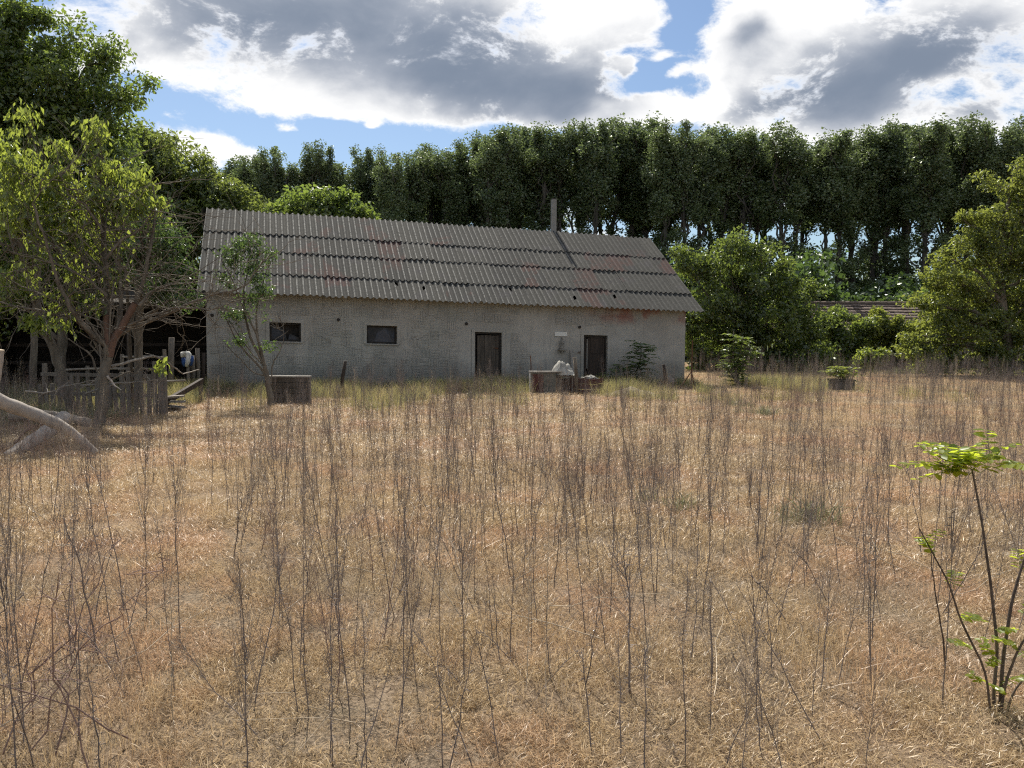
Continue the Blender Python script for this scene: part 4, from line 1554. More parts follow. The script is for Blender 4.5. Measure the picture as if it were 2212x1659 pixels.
def build_bundle():
    c = at(404, 775, 21.9)
    root = empty('cloth_bundle', c)
    tag(root, 'white and blue cloth bundle hung on a stake near the wall corner', 'cloth')
    q = MB()
    q.tube([(-.12, 0, .05), (-.10, -.03, .14), (-.03, -.04, .17), (.0, -.04, .06)], [.05, .06, .055, .04], 8)
    q.tube([(.03, -.05, .17), (.07, -.06, .12), (.05, -.06, -.05), (.0, -.05, -.20)], [.06, .07, .06, .045], 8)
    q.build('white_cloth', M['white'], root, True)
    q = MB()
    q.tube([(-.10, .0, .03), (-.08, 0, -.10), (-.05, 0, -.2)], [.045, .06, .05], 8)
    q.tube([(.13, .0, .08), (.12, 0, -.05), (.09, 0, -.18)], [.04, .05, .04], 8)
    q.build('blue_cloth', M['blue'], root, True)
    q = MB()
    q.tube([(0, .06, -c.z), (0, .06, -.1), (.01, .06, .10)], [.04, .04, .035], 8)
    q.build('stake', M['old_wood'], root)


build_bundle()


# paling fence
def build_paling():
    Y0 = 16.6
    a = at(90, 905, 17.4)
    b = at(352, 910, Y0)
    root = empty('paling_fence', (a.x, a.y, 0))
    tag(root, 'weathered grey paling fence with broken pales by the forked tree', 'fence')
    d = Vector((b.x - a.x, b.y - a.y, 0))
    L = d.length
    d.normalize()
    nrm = Vector((-d.y, d.x, 0))
    for z in (.40, .80):
        q = MB()
        q.bar(nrm * .03 + Vector((0, 0, z - .02)), d * L + nrm * .03 + Vector((0, 0, z)), .05, .07)
        q.build('rail', M['old_wood'], root)
    n = int(L / .155)
    for k in range(n + 1):
        if rnd.random() < .10 and k < n - 4:
            continue
        w = rnd.uniform(.085, .115)
        h = rnd.uniform(.80, .98) if k >= n - 6 else rnd.uniform(.45, 1.0)
        if k == n:
            h, w = .97, .17
        p = d * (L * k / n)
        tl = rnd.uniform(-.05, .05)
        q = MB()
        q.bar(p + Vector((0, 0, -.05)), p + d * tl + Vector((0, 0, h)), .022, w, (d.x, d.y, 0), .004)
        q.build('pale', M['old_wood'], root)
    for k in (0, .5, .985):
        p = d * (L * k) + nrm * .12
        q = MB()
        q.tube([p + Vector((0, 0, -.1)), p + Vector((0, 0, 1.0))], [.06, .05], 8)
        q.build('fence_post', M['old_wood'], root)


build_paling()


# old pen of rails between the fence and the lean-to
def build_pen():
    Y = 20.2
    p0 = at(120, 800, Y)
    root = empty('rail_pen', (p0.x, Y, 0))
    tag(root, 'tumbledown rail pen of thin poles in front of the lean-to', 'fence')
    o = Vector((p0.x, Y, 0))
    for (x0, y0, x1, y1, r) in ((265, 771, 362, 772, .028), (255, 797, 330, 797, .03), (120, 800, 262, 796, .03), (140, 835, 400, 822, .03), (220, 760, 235, 790, .02)):
        q = MB()
        a, b = at(x0, y0, Y) - o, at(x1, y1, Y) - o
        q.tube([a, (a + b) / 2 + Vector((0, 0, .015)), b], [r, r * .95, r * .85], 7)
        q.build('rail', M['twig'], root, True)
    for px, top in ((130, 770), (190, 790), (262, 765), (335, 780), (358, 755)):
        q = MB()
        a, b = at(px, 860, Y + .06) - o, at(px + rnd.uniform(-3, 3), top, Y + .06) - o
        a.z = -.05
        q.tube([a, b], [.05, .045], 7)
        q.build('post', M['old_wood'], root)


build_pen()


# fallen pale logs
def log(name, label, pts, rad, mat='peeled', cat='log'):
    P = [Vector(p) for p in pts]
    o_ = Vector((P[-1].x, P[-1].y, min(p.z for p in P)))
    n = len(P)
    A = np.array([tuple(p - o_) for p in P])
    t = np.linspace(0, n - 1, (n - 1) * 5 + 1)
    C = np.stack([np.interp(t, np.arange(n), A[:, k]) for k in range(3)], 1)
    for _ in range(2):
        C[1:-1] = (C[:-2] + 2 * C[1:-1] + C[2:]) / 4
    rr = np.interp(t, np.arange(n), rad)
    rr = rr * (1 + .06 * np.sin(np.arange(len(rr)) * 1.9))
    q = MB()
    q.tube([Vector(c) for c in C], list(rr), 12, False)
    root = q.build(name, M[mat], None, True, o_)
    tag(root, label, cat)
    for e, c, r_, dn_ in ((0, C[0], rr[0], C[0] - C[1]), (1, C[-1], rr[-1], C[-1] - C[-2])):
        q = MB()
        dn_ = Vector(dn_).normalized()
        q.tube([Vector(c) - dn_ * .01, Vector(c) + dn_ * .012], [r_ * .985, r_ * .93], 12, True)
        q.build('cut_end', M['cut_wood'], root)
    return root


log('pale_log', 'thick smooth pale log slanting down to the grass', [at(-90, 815, 10.6), at(0, 868, 10.8), at(70, 893, 11.0), at(130, 918, 11.1), at(172, 948, 11.2), at(207, 978, 11.2)], [.10, .096, .088, .078, .064, .045])
log('short_pale_log', 'short pale log lying crosswise under the slanting log', [at(10, 985, 11.0), at(50, 965, 11.4), at(95, 938, 11.8), at(125, 915, 12.2), at(138, 903, 12.5)], [.04, .085, .10, .105, .11])
log('thin_grey_log', 'thin grey log lying behind the crossed pale logs', [at(25, 895, 13.6), at(90, 897, 13.7), at(150, 906, 13.8), at(195, 913, 13.9)], [.13, .10, .09, .07], 'twig')
log('standing_log_end', 'sawn white log end jutting up at the left edge', [at(-22, 870, 10.2), at(-8, 800, 10.2), at(-2, 757, 10.2)], [.07, .065, .06], 'peeled')


# leaning beam and loose boards
def build_boards():
    a, b = at(352, 872, 17.2), at(436, 822, 19.6)
    q = MB()
    q.bar(Vector((0, 0, 0)), b - a, .09, .11, jit=.006)
    o = q.build('leaning_beam', M['dark_wood'], None, False, a)
    tag(o, 'dark reddish beam slanting up from the board heap', 'beam')
    sup = MB()
    p = at(430, 850, 19.5)
    sup.tube([(0, 0, -.05), (0, 0, at(430, 826, 19.5).z - .02)], [.06, .05], 7)
    o = sup.build('beam_prop', M['old_wood'], None, False, (p.x, 19.62, 0))
    tag(o, 'short stump propping the upper end of the leaning beam', 'stump')
    c = at(366, 880, 17.4)
    labels = ('topmost bleached board of the heap at the fence end', 'middle bleached board of the heap at the fence end', 'lowest grey board of the heap at the fence end')
    for k in range(3):
        q = MB()
        q.box(-.28 - .05 * k, .30, -.09, .09, 0, .035, Matrix.Rotation(.25 - .3 * k, 4, 'Z') @ Matrix.Rotation(.06 * (k - 1), 4, 'Y'), .006)
        o = q.build('loose_board', M['grey_wood' if k else 'twig'], None, False, (c.x + .02 * k, 17.4, .30 - .10 * k))
        tag(o, labels[k], 'board', 'boards heaped at the fence end')
    q = MB()
    q.box(-.2, .2, -.1, .1, 0, .07, None, .01)
    o = q.build('board_block', M['old_wood'], None, False, (c.x, 17.45, .0))
    tag(o, 'dark block under the board heap at the fence end', 'block')


build_boards()


# dead branches scattered among the fence
def branch_thing(name, label, pts, r0, seed, mat='twig', twigs=5, wv=.008):
    g = np.random.default_rng(seed)
    P = np.array([tuple(p) for p in pts])
    b = P[0].copy()
    n = len(P)
    t = np.linspace(0, n - 1, (n - 1) * 4 + 1)
    C = np.stack([np.interp(t, np.arange(n), P[:, k]) for k in range(3)], 1) - b
    tb = TubeNP()
    tb.add(wob(C, g, wv), np.linspace(r0, r0 * .3, len(C)), 6)
    for _ in range(twigs):
        s = C[int(g.integers(2, len(C)))]
        e = s + g.normal(size=3) * np.array([.28, .12, .15])
        tb.add(wob(bez(s, e, (s + e) / 2, 5), g, .01), np.linspace(r0 * .4, r0 * .12, 5), 5)
    o = bpy.data.objects.new(name, tb.mesh(name, M[mat]))
    link(o)
    o.location = b
    tag(o, label, 'branch')
    return o


branch_thing('dead_branch', 'long pale dead branch sagging across the paling fence', [at(185, 850, 16.2), at(255, 828, 16.2), at(300, 825, 16.1), at(352, 818, 16.1)], .022, 41)
branch_thing('dead_branch', 'arched dead branch rising from the forked trunk to the wall corner', [at(240, 792, 15.4), at(285, 780, 15.8), at(330, 768, 16.4), at(365, 785, 17), at(395, 808, 17.5), at(430, 798, 18)], .03, 42)
branch_thing('dead_branch', 'pale twig fallen between the leaning trunk and the forked tree', [at(125, 838, 15.4), at(160, 830, 15.4), at(205, 822, 15.4)], .018, 43)
branch_thing('dead_branch', 'forked dead twig low behind the thick pale log', [at(55, 845, 13.4), at(95, 850, 13.4), at(130, 842, 13.4)], .02, 44)
branch_thing('dead_branch', 'curved bright twig beside the foot of the forked tree', [at(232, 812, 14.4), at(245, 830, 14.4), at(262, 843, 14.4)], .022, 45, 'peeled', 0)
branch_thing('dead_branch', 'thin branch lying under the thick pale log', [at(30, 960, 12.2), at(50, 935, 12.2), at(75, 918, 12.2)], .02, 46, 'red_stalk')


# small tree before the wall
def sap_limbs(tb, b, g):
    Y = 18.7
    for lst, r0, r1, dy in (
        ([(578, 815), (560, 790), (530, 760), (505, 725), (490, 690), (470, 640)], .035, .008, .0),
        ([(568, 782), (545, 740), (530, 690), (525, 640), (535, 580), (540, 520)], .04, .008, .03),
        ([(572, 790), (560, 740), (545, 700), (520, 650), (500, 600), (478, 560)], .035, .007, -.03),
        ([(575, 800), (560, 750), (552, 690), (560, 640), (575, 590), (590, 550)], .032, .006, .05),
        ([(578, 812), (545, 805), (520, 775), (505, 765), (490, 742)], .016, .006, -.05),
        ([(585, 830), (588, 790), (595, 775), (606, 755), (613, 735), (612, 710), (606, 690)], .018, .005, .05),
        ([(572, 792), (540, 760), (500, 700), (470, 665), (455, 650)], .016, .005, .0),
        ([(612, 715), (603, 712), (596, 702)], .008, .004, .05),
    ):
        p = np.array([tuple(at(x, y, Y + dy * i)) for i, (x, y) in enumerate(lst)]) - b
        n = (len(p) - 1) * 4 + 1
        tt = np.linspace(0, len(p) - 1, n)
        c = np.stack([np.interp(tt, np.arange(len(p)), p[:, k]) for k in range(3)], 1)
        c[1:-1] = (c[:-2] + c[1:-1] + c[2:]) / 3
        tb.add(wob(c, g, .006), np.linspace(r0, r1, n), 6)
        for _ in range(7):
            s = c[int(g.integers(n // 3, n))]
            d = g.normal(size=3) * np.array([.6, .5, .5]) + np.array([-.1, 0, .5])
            e = s + d / np.linalg.norm(d) * g.uniform(.15, .55)
            tb.add(wob(bez(s, e, (s + e) / 2, 5), g, .008), np.linspace(.006, .002, 5), 4)


tree('plum_sapling', 'small twiggy tree with sparse leaves before the wall left of the first window', 'tree', tuple(gnd(588, 885)),
     tpts(18.7, [(588, 890, .085), (583, 850, .07), (578, 815, .06), (572, 790, .045)]),
     [blob(537, 528, 18.7, 44, 22), blob(500, 555, 18.7, 26, 26), blob(585, 545, 18.7, 22, 14), blob(545, 570, 18.7, 30, 20), blob(566, 632, 18.7, 24, 16), blob(490, 600, 18.7, 20, 20), blob(511, 675, 18.7, 22, 20), blob(512, 735, 18.7, 18, 14), blob(580, 746, 18.7, 15, 10), blob(560, 600, 18.7, 18, 14), blob(540, 650, 18.7, 14, 14)],
     M['leaf_dark'], 0.075, 3400, 31, clump=0.2, clump_d=9, droop=0.5, elong=2.3, limbs=False, extra=sap_limbs, shell=0.1)


# wooden crate behind the sapling
def build_crate():
    Y = 19.2
    c = at(624, 880, Y)
    z1 = at(624, 812, Y).z
    hw = 44 / FPX * Y
    root = empty('wooden_crate', (c.x, Y, 0), .05)
    tag(root, 'dark board crate with a bright top edge behind the small tree', 'crate')
    z = 0.02
    for k in range(5):
        h = (z1 - .04) / 5
        q = MB()
        q.box(-hw, hw, -.02 + rnd.uniform(-.01, .01), .012, z, z + h - .012, None, .004)
        q.build('plank', M['door_wood'], root)
        for s in (-1, 1):
            q = MB()
            q.box(s * hw - .012, s * hw + .012, .016, .20, z, z + h - .012, None, .003)
            q.build('plank', M['old_wood'], root)
        z += h
    q = MB()
    q.box(-hw + .02, hw - .02, .02, .19, .0, z1 - .04)  # inner panel added so no light shows between the planks
    q.build('gap_light_stop', M['old_wood'], root)
    q = MB()
    q.box(-hw - .02, hw + .02, -.04, .22, z1 - .03, z1, None, .003)
    q.build('lid', M['grey_wood'], root)


build_crate()


# table with the sack, painted boxes and stake before the wall
def build_yard_things():
    Y = 22.6
    # painted box
    a, b = at(1146, 802, Y), at(1201, 806, Y)
    root = empty('painted_box', (a.x, Y, 0), .08)
    tag(root, 'low painted box with a red panel and pale lid edge before the plank door', 'box')
    w = b.x - a.x
    h = a.z
    q = MB()
    q.box(0, w, 0, .24, 0, h - .035)
    q.build('body', M['green_panel'], root)
    q = MB()
    q.box(.05, .05 + w * .44, -.018, -.002, .03, h - .08)
    q.build('red_panel', M['red_panel'], root)
    q = MB()
    q.box(-.03, w + .16, -.05, .28, h - .033, h, None, .004)
    q.build('lid', M['grey_wood'], root)
    q = MB()
    q.box(-.03, -.004, -.03, .02, .0, h - .04)
    q.build('edge_strip', M['white'], root)
    # little table
    a, b = at(1204, 812, Y + .1), at(1242, 812, Y + .1)
    root = empty('work_table', (a.x, Y + .1, 0), .05)
    tag(root, 'rough little wooden table under the crumpled pale sack', 'table')
    w = b.x - a.x
    h = a.z
    for k in range(4):
        q = MB()
        q.box(0, w, .02 + k * .15, .16 + k * .15, h - .035, h, None, .003)
        q.build('plank', M['old_wood'], root)
    for x in (.03, w - .08):
        for y in (.05, .53):
            q = MB()
            q.box(x, x + .07, y, y + .07, 0, h - .037)
            q.build('leg', M['old_wood'], root)
    q = MB()
    q.box(.02, w - .02, .58, .60, .05, h - .1)
    q.build('back_panel', M['dark_wood'], root)
    # crumpled sack
    c = (at(1191, 800, Y) + at(1243, 800, Y)) / 2
    q = MB()
    W = (1243 - 1191) / FPX * Y / 2
    nx, ny = 26, 18
    top = []
    for j in range(ny + 1):
        for i in range(nx + 1):
            u, v = i / nx * 2 - 1, j / ny * 2 - 1
            rr = min(1.0, math.hypot(u, v))
            hh = .36 * (1 - rr ** 3.4) * (0.75 + .5 * mnoise.noise(Vector((u * 1.6, v * 1.6, 2.2))))
            hh += .13 * abs(mnoise.noise(Vector((u * 4 + v * 2, v * 3, 7.7)))) * (1.3 - rr) + .05 * mnoise.noise(Vector((u * 8, v * 8, 1.1)))
            sq = 1 - .25 * max(0, math.hypot(u, v) - 1)
            q.v.append((u * W * sq * (1 + .06 * mnoise.noise(Vector((v * 3, 0, 5)))), v * .33 * sq, max(0.0, hh)))
    for j in range(ny):
        for i in range(nx):
            k = j * (nx + 1) + i
            q.f.append((k, k + 1, k + nx + 2, k + nx + 1))
            q.mi.append(0)
    o = q.build('crumpled_sack', M['sack'], None, True, (c.x, Y + .38, at(1222, 812, Y + .1).z + .006))
    tag(o, 'crumpled pale sack heaped on the little table', 'sack')
    # stake beside the table
    post('yard_stake', 'dark round stake standing right of the crumpled sack', [at(1245, 850, Y - .1), at(1245, 810, Y - .1), at(1241, 772, Y - .1)], .055, .05, 'bark')
    post('thin_stake', 'thin iron rod standing left of the painted box', [at(1147, 850, Y + 1.1), at(1147, 790, Y + 1.1), at(1146, 768, Y + 1.1)], .016, .014, 'rust')
    post('wall_stake', 'crooked dark stake before the wall between the two windows', [at(737, 850, 21.0), at(740, 815, 21.0), at(746, 780, 21.0)], .05, .045, 'dark_wood')
    post('far_stake', 'short dark stake near the right end of the wall', [at(1441, 845, 24.6), at(1438, 820, 24.6), at(1433, 787, 24.6)], .06, .055, 'dark_wood')
    # red crate partly under weeds
    c = at(1268, 830, 22.9)
    root = empty('red_crate', (c.x, 22.9, 0), -.5)
    tag(root, 'red crate with a pale top half hidden in weeds by the dark stake', 'crate')
    for k in range(3):
        q = MB()
        q.box(-.36, .36, -.3, -.28, .02 + k * .15, .155 + k * .15, None, .004)
        q.build('slat', M['red_panel'], root)
        q = MB()
        q.box(-.38, -.36, -.28, .28, .02 + k * .15, .155 + k * .15, None, .004)
        q.build('slat', M['red_panel'], root)
        q = MB()
        q.box(.36, .38, -.28, .28, .02 + k * .15, .155 + k * .15, None, .004)
        q.build('slat', M['red_panel'], root)
    q = MB()
    lump(q, (.06, 0, .44), (.20, .17, .07), 3.3, 22, 14, .8)
    o = q.build('pale_rag', M['sack'], None, True, (c.x, 22.9, 0))
    tag(o, 'pale rag stuffed in the top of the red crate', 'rag')
    # logs lying at the wall
    q = MB()
    for k in range(1):
        lump(q, (0, 0, .1), (.16, .14, .13), 1.2)
    p = at(1447, 812, 25.6)
    o = q.build('wall_stone', M['stone'], None, True, (p.x, 25.7, .15))
    tag(o, 'rounded grey stone at the foot of the wall, right end', 'stone')
    # pale heap
    p = gnd(1385, 868)
    q = MB()
    n, m_ = 40, 14
    for j in range(m_ + 1):
        for i in range(n):
            a = 2 * math.pi * i / n
            r = j / m_
            z = .30 * (1 - r) ** 1.1 * (1 + .2 * mnoise.noise(Vector((math.cos(a) * r * 3, math.sin(a) * r * 3, 4))))
            q.v.append((math.cos(a) * r * 1.05, math.sin(a) * r * .7, z - .03))
    for j in range(m_):
        for i in range(n):
            i2 = (i + 1) % n
            q.f.append((j * n + i, (j + 1) * n + i, (j + 1) * n + i2, j * n + i2))
            q.mi.append(0)
    o = q.build('sand_heap', M['sand'], None, True, (p.x, 22.4, 0))
    tag(o, 'pale sandy heap in the grass before the wall right end', 'heap')


build_yard_things()


# tripod stand
def build_tripod():
    Y = 24.3
    ap = at(1494, 802, Y)
    p = at(1492, 850, Y)
    root = empty('iron_tripod', (p.x, Y, 0))
    tag(root, 'thin rusty iron tripod with an upright rod before the wall corner', 'tripod')
    o = Vector((p.x, Y, 0))
    for x, y, dy in ((1466, 842, .1), (1487, 846, -.35), (1507, 838, .35)):
        e = at(x, y, Y) - o
        e.y += dy
        e.z = 0.0
        q = MB()
        q.tube([e, ap - o], [.014, .016], 6)
        q.build('leg', M['rust'], root)
    q = MB()
    q.tube([ap - o - Vector((0, 0, .03)), at(1496, 735, Y) - o], [.022, .016], 6)
    q.build('rod', M['rust'], root)
    q = MB()
    q.tube([at(1490, 824, Y) - o, at(1501, 816, Y) - o], [.009, .009], 5)
    q.build('brace', M['rust'], root)
    branch_thing('bent_rod', 'bent rusty rod lying in the grass below the tripod', [at(1462, 846, 23.3), at(1468, 854, 23.2), at(1486, 858, 23.2)], .014, 47, 'rust', 0)


build_tripod()


# ------------------------------------------------------------------ compound-leaf saplings
def frond(V, T, a, d, L, n, leaf_len, g, sag=.35, wid=2.6):
    """one pinnate leaf: pairs of leaflets along a sagging rib; appended to V,T lists (triangles)"""
    d = np.array(d, float)
    d /= np.linalg.norm(d)
    side = np.cross(d, [0, 0, 1])
    if np.linalg.norm(side) < 1e-3:
        side = np.array([1., 0, 0])
    side /= np.linalg.norm(side)
    rib = []
    for k in range(n + 1):
        u = k / n
        p = np.array(a) + d * L * u + np.array([0, 0, -sag * L * u * u])
        rib.append(p)
        if k == 0:
            continue
        for s in (-1, 1):
            ll = leaf_len * (1 - .35 * abs(u - .5)) * g.uniform(.8, 1.15)
            ld = side * s * .9 + d * .45 + np.array([0, 0, -.35 + g.normal() * .15])
            ld /= np.linalg.norm(ld)
            w = np.cross(ld, np.array([0, 0, 1]) + g.normal(size=3) * .3)
            w /= np.linalg.norm(w) + 1e-9
            W = ll / wid * .5
            up = np.cross(w, ld) * ll * .06
            i = len(V)
            V += [p, p + ld * ll * .3 + w * W + up, p + ld * ll * .75 + w * W * .8 + up, p + ld * ll, p + ld * ll * .75 - w * W * .8 + up, p + ld * ll * .3 - w * W + up]
            T += [(i, i + 1, i + 2), (i, i + 2, i + 3), (i, i + 3, i + 4), (i, i + 4, i + 5)]
    return np.array(rib)


def pinnate(name, label, cat, base, stems, mat, leaf_len, L, n, seed, bark='bark', per=10, top=.35, extra_fronds=(), group=None, thorns=False):
    """stems: list of (points world, r0, r1); fronds set along the upper part of each stem"""
    g = np.random.default_rng(seed)
    root = empty(name, base)
    tag(root, label, cat, group)
    b = np.array(base, float)
    V, T = [], []
    for pts, r0, r1, k_ in stems:
        tb = TubeNP()
        P = np.array([tuple(p) for p in pts]) - b
        m = (len(P) - 1) * 5 + 1
        tt = np.linspace(0, len(P) - 1, m)
        C = np.stack([np.interp(tt, np.arange(len(P)), P[:, j]) for j in range(3)], 1)
        C[1:-1] = (C[:-2] + C[1:-1] + C[2:]) / 3
        tb.add(C, np.linspace(r0, r1, m), 7)
        if thorns:
            for _ in range(m * 2):
                s = C[int(g.integers(0, m))]
                dd = g.normal(size=3)
                dd /= np.linalg.norm(dd)
                tb.add(np.array([s, s + dd * r0 * 1.9]), [r0 * .35, r0 * .05], 3)
        rn = TubeNP()
        for q in range(k_):
            u = top + (1 - top) * (q + g.uniform(.2, .8)) / k_
            s = C[min(m - 1, int(u * (m - 1)))]
            a = q * 2.4 + g.uniform(-.4, .4)
            d = np.array([math.cos(a), math.sin(a), g.uniform(.15, .8)])
            rib = frond(V, T, s, d, L * g.uniform(.7, 1.15) * (1.15 - .35 * u), n, leaf_len, g)
            tb.add(rib, np.linspace(r1 * .5 + .001, .0012, len(rib)), 4)
        link(bpy.data.objects.new('stem', tb.mesh('stem', M[bark])), root)
    if V:
        link(bpy.data.objects.new('leaves', np_mesh('leaves', np.array(V), np.array(T), mat)), root)
    return root


Yq = 26.2
pinnate('tree_of_heaven', 'leafy sapling with drooping feathered leaves right of the tripod', 'sapling', base_of(1600, Yq),
        [([at(1602, 850, Yq), at(1592, 815, Yq), at(1583, 770, Yq), at(1585, 715, Yq)], .05, .012, 60), ([at(1594, 830, Yq), at(1575, 800, Yq), at(1556, 780, Yq)], .03, .01, 18),
         ([at(1592, 815, Yq), at(1610, 780, Yq), at(1622, 755, Yq)], .025, .01, 22), ([at(1590, 800, Yq), at(1602, 750, Yq), at(1606, 725, Yq)], .025, .01, 22)],
        M['leaf_bush'], .14, .46, 7, 51, per=20, top=.08)
Yw = 25.85
pinnate('wall_sapling', 'dark feathery sapling growing in the shade against the wall, right of the doors', 'sapling', base_of(1372, Yw),
        [([at(1368, 850, Yw), at(1372, 810, Yw), at(1385, 770, Yw), at(1384, 738, Yw)], .025, .008, 58), ([at(1366, 845, Yw), at(1350, 815, Yw), at(1345, 790, Yw)], .018, .007, 22), ([at(1372, 830, Yw), at(1385, 800, Yw), at(1398, 785, Yw)], .015, .006, 8)],
        M['leaf_dark'], .15, .62, 7, 52, top=.05)
pinnate('low_wall_sapling', 'low feathery sapling at the foot of the wall right of the dark brown door', 'sapling', base_of(1318, Yw - .5),
        [([at(1318, 840, Yw - .5), at(1316, 815, Yw - .5), at(1322, 800, Yw - .5)], .015, .006, 12)], M['leaf_dark'], .12, .5, 6, 53, top=.15)


# plant in a tub
def build_tub():
    Y = 25.0
    c = at(1816, 860, Y)
    zt = at(1816, 819, Y).z
    root = empty('planter_tub', (c.x, Y, 0))
    tag(root, 'square dark tub standing in the dry field on the right', 'tub')
    w = 21 / FPX * Y
    q = MB()
    q.box(-w, w, -w, w, 0, zt - .05)
    q.build('body', M['pot'], root)
    q = MB()
    q.box(-w - .02, w + .02, -w - .02, -w + .03, zt - .048, zt)
    q.box(-w - .02, w + .02, w - .03, w + .02, zt - .048, zt)
    q.box(-w - .02, -w + .03, -w + .031, w - .031, zt - .048, zt)
    q.box(w - .03, w + .02, -w + .031, w - .031, zt - .048, zt)
    q.build('rim', M['pot'], root)
    q = MB()
    q.quad((-w + .03, -w + .03, zt - .03), (w - .03, -w + .03, zt - .03), (w - .03, w - .03, zt - .03), (-w + .03, w - .03, zt - .03))
    q.build('soil', M['ground'], root)
    b = (c.x, Y, zt - .03)
    pinnate('tub_plant', 'bushy plant with rusty tips growing in the square dark tub', 'plant', b,
            [([Vector(b), at(1812, 805, Y), at(1810, 795, Y)], .015, .005, 16), ([Vector(b), at(1800, 808, Y), at(1795, 798, Y)], .012, .004, 12), ([Vector(b), at(1828, 806, Y), at(1835, 797, Y)], .012, .004, 12)],
            M['leaf_right'], .14, .46, 7, 54, top=.1)
    post('rusty_stake', 'slanting rusty stake beside the square dark tub', [at(1836, 850, 24.6), at(1840, 825, 24.6), at(1846, 797, 24.6)], .02, .018, 'rust')


build_tub()


# locust shoots close to the camera, right
Yl = 3.75
def stemp(lst, dy=0.0, Y=Yl):
    return [at(x, y, Y + dy * i) for i, (x, y) in enumerate(lst)]


pinnate('locust_sapling', 'thorny locust sapling with bright round leaflets at the right, close by', 'sapling', tuple(gnd(2150, 1600)),
        [(stemp([(2150, 1600), (2146, 1500), (2155, 1400), (2140, 1260), (2120, 1120), (2100, 1015)], .02), .010, .004, 0),
         (stemp([(2145, 1590), (2130, 1450), (2075, 1340), (2050, 1260), (2012, 1190), (1985, 1140)], -.03), .006, .0025, 0),
         (stemp([(2158, 1595), (2165, 1430), (2185, 1300), (2205, 1230), (2240, 1130)], .03), .010, .005, 0),
         (stemp([(2155, 1590), (2170, 1480), (2200, 1400), (2250, 1330)], -.02), .008, .004, 0),
         (stemp([(2162, 1590), (2185, 1500), (2230, 1440)], .04), .007, .004, 0)],
        M['leaf_locust'], .04, .15, 6, 55, 'locust_stem', thorns=True)


def locust_leaves():
    root = [o for o in bpy.data.objects if o.name == 'locust_sapling'][0]
    g = np.random.default_rng(77)
    b = np.array(root.location)
    V, T = [], []
    tb = TubeNP()
    spots = []
    for k in range(26):
        spots.append((2090 + g.normal() * 32, 1012 + g.normal() * 17, Yl + .1 + g.normal() * .03, .22))
    spots += [(2012, 1190, Yl - .1, .10), (2020, 1200, Yl - .1, .10), (2000, 1170, Yl - .12, .09), (2060, 1270, Yl - .08, .09), (2080, 1345, Yl - .05, .11), (2075, 1335, Yl - .06, .10), (2100, 1400, Yl - .04, .10), (2130, 1440, Yl - .03, .08),
              (2150, 1360, Yl + .03, .07), (2160, 1480, Yl, .10), (2190, 1400, Yl, .14), (2200, 1390, Yl, .14), (2205, 1240, Yl + .1, .14), (2212, 1170, Yl + .1, .16), (2195, 1420, Yl, .14), (2145, 1420, Yl, .08), (2170, 1500, Yl, .10), (2215, 1110, Yl + .1, .14),
              (2205, 1330, Yl + .1, .12), (2120, 1480, Yl, .08)]
    for (px, py, Y, L) in spots:
        a = np.array(at(px, py, Y)) - b
        th = g.uniform(0, 6.28)
        d = np.array([math.cos(th), math.sin(th) * .7, g.uniform(.2, 1.5)])
        rib = frond(V, T, a, d, L * g.uniform(.8, 1.3), 6, .062 if L > .15 else .046, g, sag=.3, wid=1.8)
        tb.add(rib, np.linspace(.0016, .0008, len(rib)), 4)
    link(bpy.data.objects.new('leaf_stalks', tb.mesh('leaf_stalks', M['leaf_locust'])), root)
    link(bpy.data.objects.new('leaves', np_mesh('leaves', np.array(V), np.array(T), M['leaf_locust'])), root)


locust_leaves()
p_ = stemp([(2050, 1515), (2035, 1380), (2020, 1270), (2008, 1180)], 0, 4.2)
branch_thing('bare_shoot', 'bare straight thorny shoot just left of the locust sapling', p_, .006, 61, 'locust_stem', 0, .002)


# ------------------------------------------------------------------ old tiled shed behind the shrubs, right
def build_far_shed():
    Y = 45.0
    a, b = at(1765, 700, Y), at(2010, 712, Y)
    zt = at(1850, 653, Y).z
    ze = 1.9
    root = empty('old_tiled_shed', (a.x, Y, 0), -.06)
    tag(root, 'low old shed with brown tiled roof half hidden behind the shrubs', 'shed')
    L = b.x - a.x
    q = MB()
    q.box(0, L, .3, 4.2, -.1, ze)
    q.build('wall', M['barn_dark'], root)
    rows = 9
    for k in range(rows):
        q = MB()
        y0, y1 = 2.25 * k / rows, 2.25 * (k + 1) / rows
        z0, z1 = ze + (zt - ze) * k / rows, ze + (zt - ze) * (k + 1) / rows
        n = int(L / .25)
        for i in range(n):
            x0, x1 = L * i / n, L * (i + 1) / n - .012
            j = rnd.uniform(-.012, .012)
            A = [(x0, y0 - .03, z0 + .05 + j), (x1, y0 - .03, z0 + .05 + j), (x1, y1, z1 + j), (x0, y1, z1 + j)]
            q.quad(*A)
            q.quad((x0, y0 - .03, z0 + .01 + j), (x1, y0 - .03, z0 + .01 + j), (x1, y0 - .03, z0 + .05 + j), (x0, y0 - .03, z0 + .05 + j))
        q.build('tile_course', M['tile'], root)
    q = MB()
    q.quad((L, 4.5, ze), (0, 4.5, ze), (0, 2.25, zt), (L, 2.25, zt))
    q.build('rear_roof', M['tile'], root)
    n = int(L / .4)
    for i in range(n):
        q = MB()
        q.tube([(L * i / n, 2.25, zt + .02), (L * (i + .97) / n, 2.25, zt + .035)], [.10, .12], 8)
        q.build('ridge_tile', M['tile'], root)


build_far_shed()


